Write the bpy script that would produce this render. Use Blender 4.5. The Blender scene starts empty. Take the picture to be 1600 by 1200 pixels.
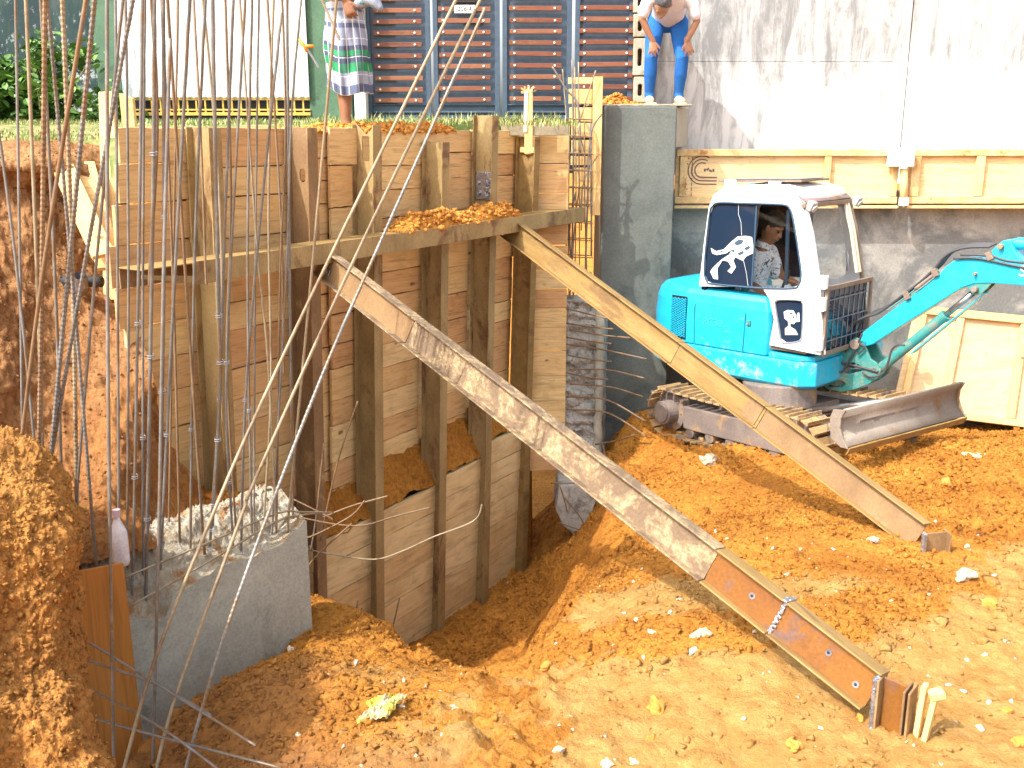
import bpy, bmesh, math, random
import numpy as np
from mathutils import Vector, Matrix
R = math.radians
random.seed(7); rng = np.random.default_rng(11)
SC = bpy.context.scene; COL = SC.collection

# ------------------------------------------------------------------ camera
PITCH = R(14.3); FPX = 1570.0
cd = bpy.data.cameras.new('camera'); cam = bpy.data.objects.new('camera', cd); COL.objects.link(cam)
cd.sensor_width = 36; cd.lens = 36*FPX/1600; cd.clip_start = .05; cd.clip_end = 500
cam.location = (0, 0, 0); cam.rotation_euler = (R(90)-PITCH, 0, 0); SC.camera = cam
# ------------------------------------------------------------------ light
SUN = Vector((-.50, -.42, .76)).normalized()
w = bpy.data.worlds.new("World"); SC.world = w; w.use_nodes = True
nt = w.node_tree; bg = nt.nodes['Background']; sky = nt.nodes.new('ShaderNodeTexSky')
sky.sky_type = 'NISHITA'; sky.sun_disc = False
sky.sun_elevation = math.asin(SUN.z); sky.sun_rotation = math.atan2(SUN.x, SUN.y)
sky.air_density = 1.0; sky.dust_density = 5.0; sky.ozone_density = .6
hs = nt.nodes.new('ShaderNodeHueSaturation'); hs.inputs['Saturation'].default_value = .45      # hazy, less blue sky
nt.links.new(sky.outputs[0], hs.inputs['Color']); nt.links.new(hs.outputs[0], bg.inputs[0]); bg.inputs[1].default_value = .15
sl = bpy.data.lights.new('sun', 'SUN'); sl.energy = 2.0; sl.angle = R(.6); sl.color = (1, .95, .88)
so = bpy.data.objects.new('sun', sl); COL.objects.link(so); so.location = (-5, -5, 10)
so.rotation_euler = (-SUN).to_track_quat('-Z', 'Y').to_euler()
SC.view_settings.view_transform = 'Standard'; SC.view_settings.look = 'None'
SC.view_settings.exposure = 1.62; SC.view_settings.gamma = 1; SC.view_settings.use_curve_mapping = False

# ------------------------------------------------------------------ pixel helpers (photo pixel -> ray -> real surface)
cP, sP = math.cos(PITCH), math.sin(PITCH)
def ray(u, v):
    a = (u-800)/FPX; b = (600-v)/FPX
    return Vector((a, cP+b*sP, -sP+b*cP))
def atY(u, v, Y):
    r = ray(u, v); return r*(Y/r.y)
def atZ(u, v, z):
    r = ray(u, v); return r*(z/r.z)
def atP(u, v, p0, n):
    r = ray(u, v); return r*(p0.dot(n)/r.dot(n))

# ------------------------------------------------------------------ tagging
def tag(o, label=None, cat=None, group=None, kind=None):
    if label: o['label'] = label
    if cat: o['category'] = cat
    if group: o['group'] = group
    if kind: o['kind'] = kind
    return o
def empty(name, loc=(0,0,0), label=None, cat=None, group=None, rot=None):
    o = bpy.data.objects.new(name, None); COL.objects.link(o); o.location = loc
    o.empty_display_size = .1
    if rot is not None: o.rotation_euler = rot
    return tag(o, label, cat, group)

# ------------------------------------------------------------------ mesh builder
class MB:
    def __init__(s): s.v = []; s.f = []; s.mi = []; s.m = 0
    def add(s, vs, fs):
        b = len(s.v); s.v += [tuple(x) for x in vs]
        for f in fs: s.f.append(tuple(i+b for i in f)); s.mi.append(s.m)
        return s
    def box(s, c, size, M=None):
        hx, hy, hz = [k/2 for k in size]; c = Vector(c)
        vs = [Vector((x*hx, y*hy, z*hz)) for x in (-1,1) for y in (-1,1) for z in (-1,1)]
        if M is not None: vs = [M @ q for q in vs]
        return s.add([q+c for q in vs], [(0,1,3,2),(4,6,7,5),(0,4,5,1),(2,3,7,6),(0,2,6,4),(1,5,7,3)])
    def bar(s, p, q, wd, th, up=(0,0,1)):     # rectangular beam p->q, wd across, th along up
        p = Vector(p); q = Vector(q); x = (q-p); L = x.length; x.normalize()
        y = Vector(up).cross(x).normalized(); z = x.cross(y)
        M = Matrix((x, y, z)).transposed()
        return s.box((p+q)/2, (L, wd, th), M)
    def tube(s, pts, r, n=8, cap=True, rad=None):
        pts = [Vector(p) for p in pts]; rings = []; N = len(pts)
        t0 = (pts[1]-pts[0]).normalized()
        nx = t0.orthogonal().normalized()
        for i, p in enumerate(pts):
            t = ((pts[min(i+1, N-1)]-pts[max(i-1, 0)])).normalized()
            nx = (nx - t*nx.dot(t)).normalized(); ny = t.cross(nx)
            rr = rad[i] if rad else r
            rings.append([p+(nx*math.cos(2*math.pi*k/n)+ny*math.sin(2*math.pi*k/n))*rr for k in range(n)])
        vs = [q for g in rings for q in g]; fs = []
        for i in range(N-1):
            for k in range(n):
                a = i*n+k; b = i*n+(k+1)%n; fs.append((a, b, b+n, a+n))
        if cap: fs.append(tuple(range(n))[::-1]); fs.append(tuple(range((N-1)*n, N*n)))
        return s.add(vs, fs)
    def cyl(s, p, q, r, n=16, r2=None):
        return s.tube([p, q], r, n, True, [r, r if r2 is None else r2])
    def prism(s, poly, o, ax, ay, az, d):       # polygon in (ax,ay) at origin o, extruded from 0 to d along az
        o = Vector(o); ax = Vector(ax); ay = Vector(ay); az = Vector(az); n = len(poly)
        vs = [o+ax*a+ay*b for a, b in poly]+[o+ax*a+ay*b+az*d for a, b in poly]
        fs = [tuple(range(n))[::-1], tuple(range(n, 2*n))]+[(i, (i+1) % n, (i+1) % n+n, i+n) for i in range(n)]
        return s.add(vs, fs)
    def grid(s, rows):
        nr = len(rows); nc = len(rows[0])
        return s.add([p for r in rows for p in r], [(i*nc+j, i*nc+j+1, (i+1)*nc+j+1, (i+1)*nc+j) for i in range(nr-1) for j in range(nc-1)])
    def build(s, name, mats, parent=None, smooth=False, bevel=0, seg=2, loc=None, M=None, sub=0, auto=None):
        me = bpy.data.meshes.new(name); me.from_pydata(s.v, [], s.f)
        if not isinstance(mats, (list, tuple)): mats = [mats]
        for m in mats: me.materials.append(m)
        if len(mats) > 1: me.polygons.foreach_set('material_index', s.mi)
        bm = bmesh.new(); bm.from_mesh(me); bmesh.ops.recalc_face_normals(bm, faces=bm.faces); bm.to_mesh(me); bm.free()
        o = bpy.data.objects.new(name, me); COL.objects.link(o)
        if smooth: me.polygons.foreach_set('use_smooth', [True]*len(me.polygons))
        if parent: o.parent = parent
        if M is not None: o.matrix_basis = M
        elif loc is not None: o.location = loc
        if bevel:
            b = o.modifiers.new('b', 'BEVEL'); b.width = bevel; b.segments = seg; b.limit_method = 'ANGLE'; b.angle_limit = R(40)
            b.harden_normals = False
        if sub:
            b = o.modifiers.new('s', 'SUBSURF'); b.levels = sub; b.render_levels = sub
        me.update(); return o

def holed_plate(name, outer, holes, th, M, mat, parent, bevel=.004, smooth=False):
    """plate in local XZ plane with holes, thickness along +Y"""
    bm = bmesh.new(); edges = []
    for loop in [outer]+holes:
        vs = [bm.verts.new((a, 0, b)) for a, b in loop]
        for i in range(len(vs)): edges.append(bm.edges.new((vs[i], vs[(i+1) % len(vs)])))
    bmesh.ops.triangle_fill(bm, use_beauty=True, use_dissolve=False, edges=edges, normal=(0, -1, 0))
    g = bmesh.ops.extrude_face_region(bm, geom=bm.faces[:])
    bmesh.ops.translate(bm, vec=(0, th, 0), verts=[e for e in g['geom'] if isinstance(e, bmesh.types.BMVert)])
    bmesh.ops.recalc_face_normals(bm, faces=bm.faces)
    me = bpy.data.meshes.new(name); bm.to_mesh(me); bm.free(); me.materials.append(mat)
    o = bpy.data.objects.new(name, me); COL.objects.link(o); o.parent = parent; o.matrix_basis = M
    if bevel:
        b = o.modifiers.new('b', 'BEVEL'); b.width = bevel; b.segments = 2; b.limit_method = 'ANGLE'; b.angle_limit = R(50)
    return o
def rrect(x0, z0, x1, z1, r, n=6, skew=0):
    pts = []
    for cx, cz, a0 in ((x1-r, z0+r, -90), (x1-r, z1-r, 0), (x0+r, z1-r, 90), (x0+r, z0+r, 180)):
        for k in range(n+1):
            a = R(a0+90*k/n); x = cx+r*math.cos(a); z = cz+r*math.sin(a)
            pts.append((x+skew*(z-z0), z))
    return pts
def text_mesh(txt, size, M, mat, parent, name, ext=.002):
    cu = bpy.data.curves.new('t', 'FONT'); cu.body = txt; cu.size = size; cu.extrude = ext
    cu.align_x = 'CENTER'; cu.align_y = 'CENTER'
    t = bpy.data.objects.new('t', cu); COL.objects.link(t)
    dg = bpy.context.evaluated_depsgraph_get(); me = bpy.data.meshes.new_from_object(t.evaluated_get(dg))
    bpy.data.objects.remove(t)
    me.materials.clear(); me.materials.append(mat)
    o = bpy.data.objects.new(name, me); COL.objects.link(o); o.parent = parent; o.matrix_basis = M
    return o

# ------------------------------------------------------------------ numpy value noise
_T = rng.random((64, 64, 64)).astype(np.float32)
def vnoise(x, y, z):
    xi = np.floor(x).astype(int); yi = np.floor(y).astype(int); zi = np.floor(z).astype(int)
    fx = x-xi; fy = y-yi; fz = z-zi
    fx = fx*fx*(3-2*fx); fy = fy*fy*(3-2*fy); fz = fz*fz*(3-2*fz)
    g = lambda a, b, c: _T[(xi+a) & 63, (yi+b) & 63, (zi+c) & 63]
    l = lambda a, b, t: a+(b-a)*t
    return l(l(l(g(0,0,0), g(1,0,0), fx), l(g(0,1,0), g(1,1,0), fx), fy), l(l(g(0,0,1), g(1,0,1), fx), l(g(0,1,1), g(1,1,1), fx), fy), fz)*2-1
def fbm(x, y, z, sc, oc=4, gain=.5):
    x = np.asarray(x, float); y = np.asarray(y, float); z = np.asarray(z, float)+np.zeros_like(x)
    t = 0; a = 1
    for k in range(oc):
        t = t+a*vnoise(x*sc+17.3*k, y*sc+5.1*k, z*sc+9.7*k); sc *= 2.07; a *= gain
    return t

# ------------------------------------------------------------------ materials
def new_mat(name):
    m = bpy.data.materials.new(name); m.use_nodes = True
    return m, m.node_tree, m.node_tree.nodes['Principled BSDF']
def N(nt, typ, **k):
    n = nt.nodes.new(typ)
    for a, b in k.items():
        if a[0] == 'i' and a[1:].isdigit(): n.inputs[int(a[1:])].default_value = b
        else: setattr(n, a, b)
    return n
def coords(nt, scale=(1,1,1), rnd=True, world=False):
    tc = N(nt, 'ShaderNodeTexCoord'); mp = N(nt, 'ShaderNodeMapping'); mp.inputs['Scale'].default_value = scale
    if world:
        g = N(nt, 'ShaderNodeNewGeometry'); nt.links.new(g.outputs['Position'], mp.inputs[0]); return mp.outputs[0]
    if rnd:
        oi = N(nt, 'ShaderNodeObjectInfo'); ad = N(nt, 'ShaderNodeVectorMath', operation='ADD'); ml = N(nt, 'ShaderNodeMath', operation='MULTIPLY', i1=37.0)
        nt.links.new(oi.outputs['Random'], ml.inputs[0]); nt.links.new(tc.outputs['Object'], ad.inputs[0]); nt.links.new(ml.outputs[0], ad.inputs[1])
        nt.links.new(ad.outputs[0], mp.inputs[0])
    else: nt.links.new(tc.outputs['Object'], mp.inputs[0])
    return mp.outputs[0]
def noise(nt, vec, scale, detail=6, rough=.6, dist=0):
    n = N(nt, 'ShaderNodeTexNoise'); n.inputs['Scale'].default_value = scale; n.inputs['Detail'].default_value = detail
    n.inputs['Roughness'].default_value = rough; n.inputs['Distortion'].default_value = dist
    nt.links.new(vec, n.inputs['Vector']); return n.outputs['Fac']
def ramp(nt, fac, stops):
    r = N(nt, 'ShaderNodeValToRGB'); e = r.color_ramp.elements
    while len(e) < len(stops): e.new(.5)
    for i, (p, c) in enumerate(stops):
        e[i].position = p; e[i].color = tuple(c)+(1,) if len(c) == 3 else c
    nt.links.new(fac, r.inputs[0]); return r.outputs[0]
def mix(nt, fac, a, b, mode='MIX'):
    m = N(nt, 'ShaderNodeMix', data_type='RGBA', blend_type=mode)
    for k, x in ((0, fac), (6, a), (7, b)):
        if isinstance(x, (int, float)): m.inputs[k].default_value = x
        elif isinstance(x, (tuple, list)): m.inputs[k].default_value = tuple(x)+((1,) if len(x) == 3 else ())
        else: nt.links.new(x, m.inputs[k])
    return m.outputs[2]
def math_(nt, op, a, b=None, clamp=False):
    m = N(nt, 'ShaderNodeMath', operation=op, use_clamp=clamp)
    for k, x in ((0, a), (1, b)):
        if x is None: continue
        if isinstance(x, (int, float)): m.inputs[k].default_value = x
        else: nt.links.new(x, m.inputs[k])
    return m.outputs[0]
def bump(nt, bs, h, st=.4, dist=.01):
    b = N(nt, 'ShaderNodeBump'); b.inputs['Strength'].default_value = st; b.inputs['Distance'].default_value = dist
    nt.links.new(h, b.inputs['Height']); nt.links.new(b.outputs[0], bs.inputs['Normal'])
BW = lambda a: (a, a, a)
def mottled(name, c1, c2, c3=None, sc=6, rough=.7, metal=0, bst=.3, bd=.004, lo=.35, hi=.65, stain=.62, ssc=2.5, scale=(1,1,1), fine=60, spec=.4, world=False):
    m, nt, bs = new_mat(name); v = coords(nt, scale, world=world)
    a = noise(nt, v, sc, 8, .65, .3); col = ramp(nt, a, [(lo, c1), (hi, c2)])
    f = noise(nt, v, fine, 4, .7)
    if c3:
        s = noise(nt, v, ssc, 9, .68, .6); sm = ramp(nt, s, [(stain-.04, BW(0)), (stain+.05, BW(1))]); col = mix(nt, sm, col, c3)
    sp = ramp(nt, f, [(.3, BW(.72)), (.7, BW(1.15))]); col = mix(nt, .8, col, sp, 'MULTIPLY')
    nt.links.new(col, bs.inputs['Base Color']); bs.inputs['Roughness'].default_value = rough; bs.inputs['Metallic'].default_value = metal
    bs.inputs['Specular IOR Level'].default_value = spec
    bump(nt, bs, math_(nt, 'ADD', a, math_(nt, 'MULTIPLY', f, .5)), bst, bd)
    return m
def plain(name, c, rough=.5, metal=0, spec=.5, coat=0):
    m, nt, bs = new_mat(name); bs.inputs['Base Color'].default_value = tuple(c)+(1,)
    bs.inputs['Roughness'].default_value = rough; bs.inputs['Metallic'].default_value = metal; bs.inputs['Specular IOR Level'].default_value = spec
    bs.inputs['Coat Weight'].default_value = coat; return m
def wood(name, cols, grain=(2.2, 26, 26), gdark=.8, rough=.75, tint=.5):
    m, nt, bs = new_mat(name); v = coords(nt, grain)
    v2 = coords(nt, (1, 1, 1))
    oi = N(nt, 'ShaderNodeObjectInfo'); n = len(cols)
    base = ramp(nt, oi.outputs['Random'], [(i/(n-1) if n > 1 else 0, c) for i, c in enumerate(cols)] if n > 1 else [(0, cols[0]), (1, cols[0])])
    g = noise(nt, v, 1.6, 7, .62, 1.2)
    gr = ramp(nt, g, [(.28, BW(gdark*.75)), (.48, BW(1)), (.72, BW(1.18))])
    col = mix(nt, 1, base, gr, 'MULTIPLY')
    st = noise(nt, v2, 2.3, 6, .65, .4)
    col = mix(nt, ramp(nt, st, [(.52, BW(0)), (.72, BW(tint))]), col, (.36, .18, .06))
    mud = noise(nt, v2, 9, 8, .7, .2)
    col = mix(nt, ramp(nt, mud, [(.6, BW(0)), (.72, BW(.55))]), col, (.42, .21, .07))
    vo = N(nt, 'ShaderNodeTexVoronoi'); vo.inputs['Scale'].default_value = 2.6; nt.links.new(coords(nt, (.7, 1.6, 1.6)), vo.inputs['Vector'])
    kd = math_(nt, 'ADD', vo.outputs['Distance'], math_(nt, 'MULTIPLY', math_(nt, 'SUBTRACT', noise(nt, v2, 14, 3), .5), .12))
    col = mix(nt, ramp(nt, kd, [(.035, BW(.85)), (.075, BW(0))]), col, (.17, .075, .025))
    nt.links.new(col, bs.inputs['Base Color']); bs.inputs['Roughness'].default_value = rough; bs.inputs['Specular IOR Level'].default_value = .25
    bump(nt, bs, g, .5, .003); return m
def glassy(name, c, rough=.05):
    m, nt, bs = new_mat(name); bs.inputs['Base Color'].default_value = tuple(c)+(1,); bs.inputs['Roughness'].default_value = rough
    bs.inputs['Specular IOR Level'].default_value = .6; return m
def clear_glass(name, tint=(.95, .97, .98), op=.25):
    m, nt, bs = new_mat(name); out = nt.nodes['Material Output']
    t = N(nt, 'ShaderNodeBsdfTransparent'); t.inputs[0].default_value = tuple(tint)+(1,)
    g = N(nt, 'ShaderNodeBsdfGlossy'); g.inputs['Roughness'].default_value = .03
    fr = N(nt, 'ShaderNodeFresnel'); fr.inputs[0].default_value = 1.4
    mx = N(nt, 'ShaderNodeMixShader'); nt.links.new(fr.outputs[0], mx.inputs[0]); nt.links.new(t.outputs[0], mx.inputs[1]); nt.links.new(g.outputs[0], mx.inputs[2])
    nt.links.new(mx.outputs[0], out.inputs[0]); return m

def soil_mat(name, pale=True, strata=False, dark=(.16, .055, .014), mid=(.36, .135, .022), lite=(.54, .235, .042)):
    m, nt, bs = new_mat(name); v = coords(nt, world=True)
    a = noise(nt, v, 1.3, 7, .6, .3); col = ramp(nt, a, [(.32, mid), (.62, lite)])
    b = noise(nt, v, 7, 8, .7); col = mix(nt, ramp(nt, b, [(.30, BW(.7)), (.46, BW(0))]), col, dark)
    c = noise(nt, v, 34, 6, .75); col = mix(nt, .8, col, ramp(nt, c, [(.34, BW(.42)), (.5, BW(1)), (.68, BW(1.35))]), 'MULTIPLY')
    if pale:   # dry trodden clay, its own colour, in the nearer right-hand part of the site
        at = N(nt, 'ShaderNodeAttribute'); at.attribute_name = 'dry'
        pc = mix(nt, ramp(nt, b, [(.4, BW(0)), (.6, BW(1))]), (.42, .215, .06), (.51, .30, .10))
        k = math_(nt, 'ADD', at.outputs['Fac'], math_(nt, 'MULTIPLY', math_(nt, 'SUBTRACT', noise(nt, v, 3.2, 8, .7, .5), .5), 2.2))
        col = mix(nt, ramp(nt, k, [(.42, BW(0)), (.62, BW(1))]), col, mix(nt, .5, pc, ramp(nt, c, [(.35, BW(.75)), (.65, BW(1.15))]), 'MULTIPLY'))
        at2 = N(nt, 'ShaderNodeAttribute'); at2.attribute_name = 'brown'
        col = mix(nt, at2.outputs['Fac'], col, mix(nt, b, (.20, .10, .05), (.36, .19, .09)))
    nt.links.new(col, bs.inputs['Base Color']); bs.inputs['Roughness'].default_value = .95; bs.inputs['Specular IOR Level'].default_value = .12
    h = math_(nt, 'ADD', math_(nt, 'MULTIPLY', noise(nt, v, 22, 8, .75), 1.0), math_(nt, 'MULTIPLY', noise(nt, v, 80, 4, .7), .4))
    if strata:      # the lower strata of the cut are orange laterite
        sx = N(nt, 'ShaderNodeSeparateXYZ'); nt.links.new(v, sx.inputs[0])
        kz = math_(nt, 'ADD', math_(nt, 'MULTIPLY', math_(nt, 'ADD', sx.outputs[2], 1.35), -.9), math_(nt, 'MULTIPLY', math_(nt, 'SUBTRACT', a, .5), 2.5), True)
        oc = mix(nt, ramp(nt, b, [(.35, BW(0)), (.6, BW(1))]), (.27, .09, .02), (.46, .185, .04)); col = mix(nt, kz, col, oc); nt.links.new(col, bs.inputs['Base Color'])
    bump(nt, bs, h, 1.0, .03); return m

M = {}
M['soil'] = soil_mat('orange_soil')
M['soil2'] = soil_mat('loose_soil', False)
M['bank'] = soil_mat('brown_bank', False, True, (.13, .05, .018), (.30, .14, .055), (.42, .22, .095))
M['bank2'] = soil_mat('orange_bank', False, False, (.16, .06, .02), (.40, .17, .05), (.58, .27, .07))
M['clod'] = mottled('clods', (.44, .17, .035), (.64, .30, .07), (.30, .11, .025), 3, .95, fine=50, spec=.1, world=True)
M['clod2'] = mottled('bank_clods', (.38, .17, .05), (.54, .26, .07), (.28, .12, .04), 3, .95, fine=50, spec=.1, world=True)
M['clod3'] = mottled('bank_clods_brown', (.26, .12, .05), (.38, .20, .085), (.46, .20, .06), 3, .95, fine=50, spec=.1, world=True)
M['claylump'] = mottled('clay_lump', (.62, .42, .22), (.75, .60, .40), (.5, .25, .08), 9, .9, fine=50, spec=.1)
M['steel'] = mottled('pile_steel', (.28, .19, .08), (.42, .30, .13), (.19, .10, .045), 3.2, .65, .15, .25, .002, scale=(1.3,1.3,.7), stain=.58)
M['steel2'] = mottled('rusty_steel', (.21, .125, .06), (.32, .20, .095), (.42, .28, .13), 2.2, .65, .2, .25, .002, scale=(1.3,1.3,.7), stain=.6)
M['strutA'] = mottled('strut_painted', (.24, .145, .045), (.35, .225, .08), (.19, .11, .045), 3, .7, .1, .3, .002, scale=(.6,3,3), stain=.6)
M['scale'] = mottled('strut_scaled', (.25, .17, .09), (.40, .30, .175), (.17, .115, .07), 40, .85, 0, .9, .004, stain=.50, ssc=6, lo=.42, hi=.62)
M['brightrust'] = mottled('clean_rust', (.29, .125, .025), (.22, .09, .03), (.17, .11, .10), 2.4, .45, .35, .15, .001, stain=.6)
M['weld'] = mottled('weld_metal', (.25, .26, .30), (.55, .56, .62), (.1, .08, .08), 22, .35, .8, .5, .002)
M['rebar'] = mottled('rebar_grey', (.14, .132, .122), (.25, .235, .215), (.20, .135, .08), 5, .5, .15, .2, .001, stain=.55, ssc=3)
M['rebar2'] = mottled('rebar_rust', (.17, .10, .05), (.26, .165, .09), (.18, .15, .125), 6, .65, .1, .2, .001, stain=.6)
M['rebar3'] = mottled('rebar_tan', (.26, .20, .12), (.36, .29, .19), (.19, .125, .07), 6, .6, .1, .2, .001, stain=.58)
M['wire'] = plain('tie_wire', (.42, .42, .42), .4, .7)
M['board'] = wood('lagging_wood', [(.60, .36, .16), (.66, .43, .19), (.72, .52, .24), (.57, .33, .15), (.68, .45, .20), (.75, .57, .28), (.62, .38, .17)])
M['board2'] = wood('lagging_wood_low', [(.66, .48, .24), (.72, .56, .29), (.64, .45, .21), (.75, .60, .33)], grain=(1.2, 9, 9), gdark=.85)
M['pine'] = wood('pale_pine', [(.72, .47, .19), (.76, .52, .23)], tint=.25)
M['pineZ'] = wood('pale_pine_vertical', [(.72, .47, .19), (.76, .52, .23)], grain=(26, 26, 2.2), tint=.2)
M['formply'] = wood('form_plywood', [(.78, .56, .29), (.74, .52, .27)], grain=(1.2, 8, 14), tint=.2)
M['formedge'] = mottled('form_batten', (.62, .40, .16), (.78, .58, .30), (.42, .20, .06), 4, .8, fine=30, stain=.6)
M['plyL'] = wood('low_plywood', [(.66, .47, .26), (.66, .47, .26)], grain=(2, 9, 9), gdark=.9, tint=.2)
M['brownply'] = wood('brown_ply', [(.40, .165, .035), (.40, .165, .035)], grain=(20, 20, 1.2), gdark=.9, tint=.2)
def wall_white():
    m, nt, bs = new_mat('stained_white'); v = coords(nt, (1,1,1), world=True); vs = coords(nt, (2.6, 1, .55), world=True)
    streak = noise(nt, vs, 2.2, 9, .72, .5); spot = noise(nt, v, 14, 8, .75)
    g = N(nt, 'ShaderNodeNewGeometry'); sx = N(nt, 'ShaderNodeSeparateXYZ'); nt.links.new(g.outputs['Position'], sx.inputs[0])
    # mould grows down from the coping and stops at the render joint
    hz = math_(nt, 'MULTIPLY', math_(nt, 'ADD', math_(nt, 'SUBTRACT', sx.outputs[2], .50), math_(nt, 'MULTIPLY', math_(nt, 'SUBTRACT', noise(nt, v, 3, 6, .7), .5), .9)), 3.5, True)
    k = math_(nt, 'ADD', math_(nt, 'MULTIPLY', hz, .12), math_(nt, 'MULTIPLY', sx.outputs[2], .03))
    k = math_(nt, 'ADD', k, math_(nt, 'MULTIPLY', math_(nt, 'SUBTRACT', 3.0, sx.outputs[0]), .04))
    s = math_(nt, 'ADD', streak, k)
    col = ramp(nt, s, [(.49, (.62, .615, .60)), (.58, (.42, .42, .41)), (.73, (.21, .22, .22))])
    col = mix(nt, ramp(nt, math_(nt, 'MULTIPLY', spot, s), [(.33, BW(0)), (.46, BW(.75))]), col, (.22, .22, .22))
    nt.links.new(col, bs.inputs['Base Color']); bs.inputs['Roughness'].default_value = .9; bs.inputs['Specular IOR Level'].default_value = .1
    bump(nt, bs, spot, .25, .004); return m
M['whitewall'] = wall_white()
M['darkcem'] = mottled('dark_cement', (.105, .12, .11), (.15, .165, .15), (.075, .085, .08), 2.2, .8, 0, .25, .003, stain=.56, ssc=1.3)
M['cement'] = mottled('wet_cement_wall', (.27, .26, .235), (.40, .385, .345), (.16, .165, .16), 1.6, .75, 0, .3, .003, stain=.52, ssc=.9)
M['cempale'] = mottled('pale_cement', (.36, .35, .28), (.42, .40, .33), (.3, .3, .26), 3, .85)
M['concrete'] = mottled('block_concrete', (.34, .335, .27), (.45, .44, .36), (.24, .235, .19), 2.4, .8, 0, .25, .003, stain=.6, ssc=1.8)
M['chipped'] = mottled('chipped_concrete', (.34, .28, .18), (.50, .45, .36), (.36, .18, .06), 14, .95, 0, 1.0, .02, stain=.57, ssc=6, fine=110)
M['roughcem'] = mottled('rough_cement', (.34, .33, .295), (.50, .485, .44), (.19, .19, .175), 12, .85, 0, .9, .012, stain=.55, ssc=6)
M['blockpil'] = mottled('hollow_block', (.36, .29, .20), (.50, .43, .33), (.24, .17, .10), 9, .9, 0, .8, .01)
M['gate'] = mottled('gate_paint', (.055, .085, .125), (.075, .11, .155), None, 2, .45, .2, .05, .001, fine=20)
M['gateslat'] = wood('gate_slat', [(.15, .055, .035), (.18, .066, .038), (.24, .10, .055), (.14, .05, .034)], tint=.2, rough=.5)
M['white'] = plain('white_paint', (.8, .8, .78), .4)
M['bolt'] = plain('bolt_head', (.75, .72, .68), .35, .3)
M['black'] = plain('black_paint', (.015, .015, .017), .5)
M['corr'] = mottled('corrugated_white', (.66, .70, .72), (.76, .80, .80), None, 2, .5, 0, .05, .001)
M['yellow'] = mottled('yellow_rail', (.58, .36, .06), (.66, .44, .10), (.35, .18, .05), 9, .5)
M['green'] = mottled('green_post', (.055, .12, .07), (.085, .17, .10), (.04, .07, .045), 3, .6)
def mossy():
    m, nt, bs = new_mat('mossy_wall'); v = coords(nt, (1.6, 1, 1), world=True)
    a = noise(nt, v, 1.6, 8, .7, .6); b = noise(nt, v, 9, 8, .75)
    col = ramp(nt, a, [(.35, (.010, .026, .032)), (.55, (.022, .05, .045)), (.72, (.08, .095, .10))])
    g = N(nt, 'ShaderNodeNewGeometry'); sx = N(nt, 'ShaderNodeSeparateXYZ'); nt.links.new(g.outputs['Position'], sx.inputs[0])
    k = math_(nt, 'ADD', b, math_(nt, 'MULTIPLY', math_(nt, 'SUBTRACT', .95, sx.outputs[2]), .10))
    col = mix(nt, ramp(nt, k, [(.56, BW(0)), (.66, BW(.9))]), col, (.5, .52, .54))
    nt.links.new(col, bs.inputs['Base Color']); bs.inputs['Roughness'].default_value = .9; return m
M['mossy'] = mossy()
def leafmat(name, c1, c2, c3):
    m, nt, bs = new_mat(name); g = N(nt, 'ShaderNodeNewGeometry')
    col = ramp(nt, g.outputs['Random Per Island'], [(0, c1), (.5, c2), (1, c3)])
    nt.links.new(col, bs.inputs['Base Color']); bs.inputs['Roughness'].default_value = .5
    bs.inputs['Subsurface Weight'].default_value = .0; return m
M['leaf'] = leafmat('bush_leaf', (.05, .12, .02), (.09, .20, .03), (.17, .30, .06))
M['grass'] = leafmat('grass_blade', (.12, .19, .04), (.24, .28, .08), (.45, .40, .17))
M['turf'] = mottled('street_turf', (.20, .19, .08), (.34, .27, .13), (.12, .17, .05), 5, .95, world=True, stain=.5, ssc=3, spec=.1)
M['skin1'] = mottled('brown_skin', (.23, .105, .055), (.29, .135, .07), None, 8, .5, bst=.05, fine=80)
M['skin2'] = mottled('tan_skin', (.36, .185, .11), (.42, .22, .135), None, 8, .5, bst=.05, fine=80)
M['hair'] = mottled('black_hair', (.012, .011, .012), (.03, .027, .026), None, 60, .6, bst=.6, fine=200)
M['greyhair'] = mottled('greying_hair', (.05, .05, .055), (.14, .14, .15), None, 60, .7, bst=.6, fine=200)
M['jeans'] = mottled('blue_jeans', (.022, .115, .38), (.035, .165, .50), (.06, .22, .55), 5, .85, bst=.4, bd=.006, fine=120, spec=.1)
M['pinkshirt'] = mottled('pale_pink_shirt', (.74, .70, .76), (.78, .75, .80), None, 3, .85, bst=.4, bd=.008, fine=100, spec=.1)
M['shoe'] = mottled('tan_shoe', (.60, .44, .25), (.66, .50, .30), None, 8, .8)
def printed():
    m, nt, bs = new_mat('printed_shirt'); v = coords(nt)
    n1 = noise(nt, v, 16, 3, .5, 1.4); n2 = noise(nt, v, 30, 2, .5, 2)
    col = ramp(nt, n1, [(.36, (.04, .10, .16)), (.40, (.78, .82, .84)), (.58, (.82, .84, .84)), (.61, (.10, .26, .36)), (.64, (.8, .82, .82))])
    col = mix(nt, ramp(nt, n2, [(.60, BW(0)), (.66, BW(.8))]), col, (.06, .12, .16))
    nt.links.new(col, bs.inputs['Base Color']); bs.inputs['Roughness'].default_value = .85; return m
M['printed'] = printed()
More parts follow.
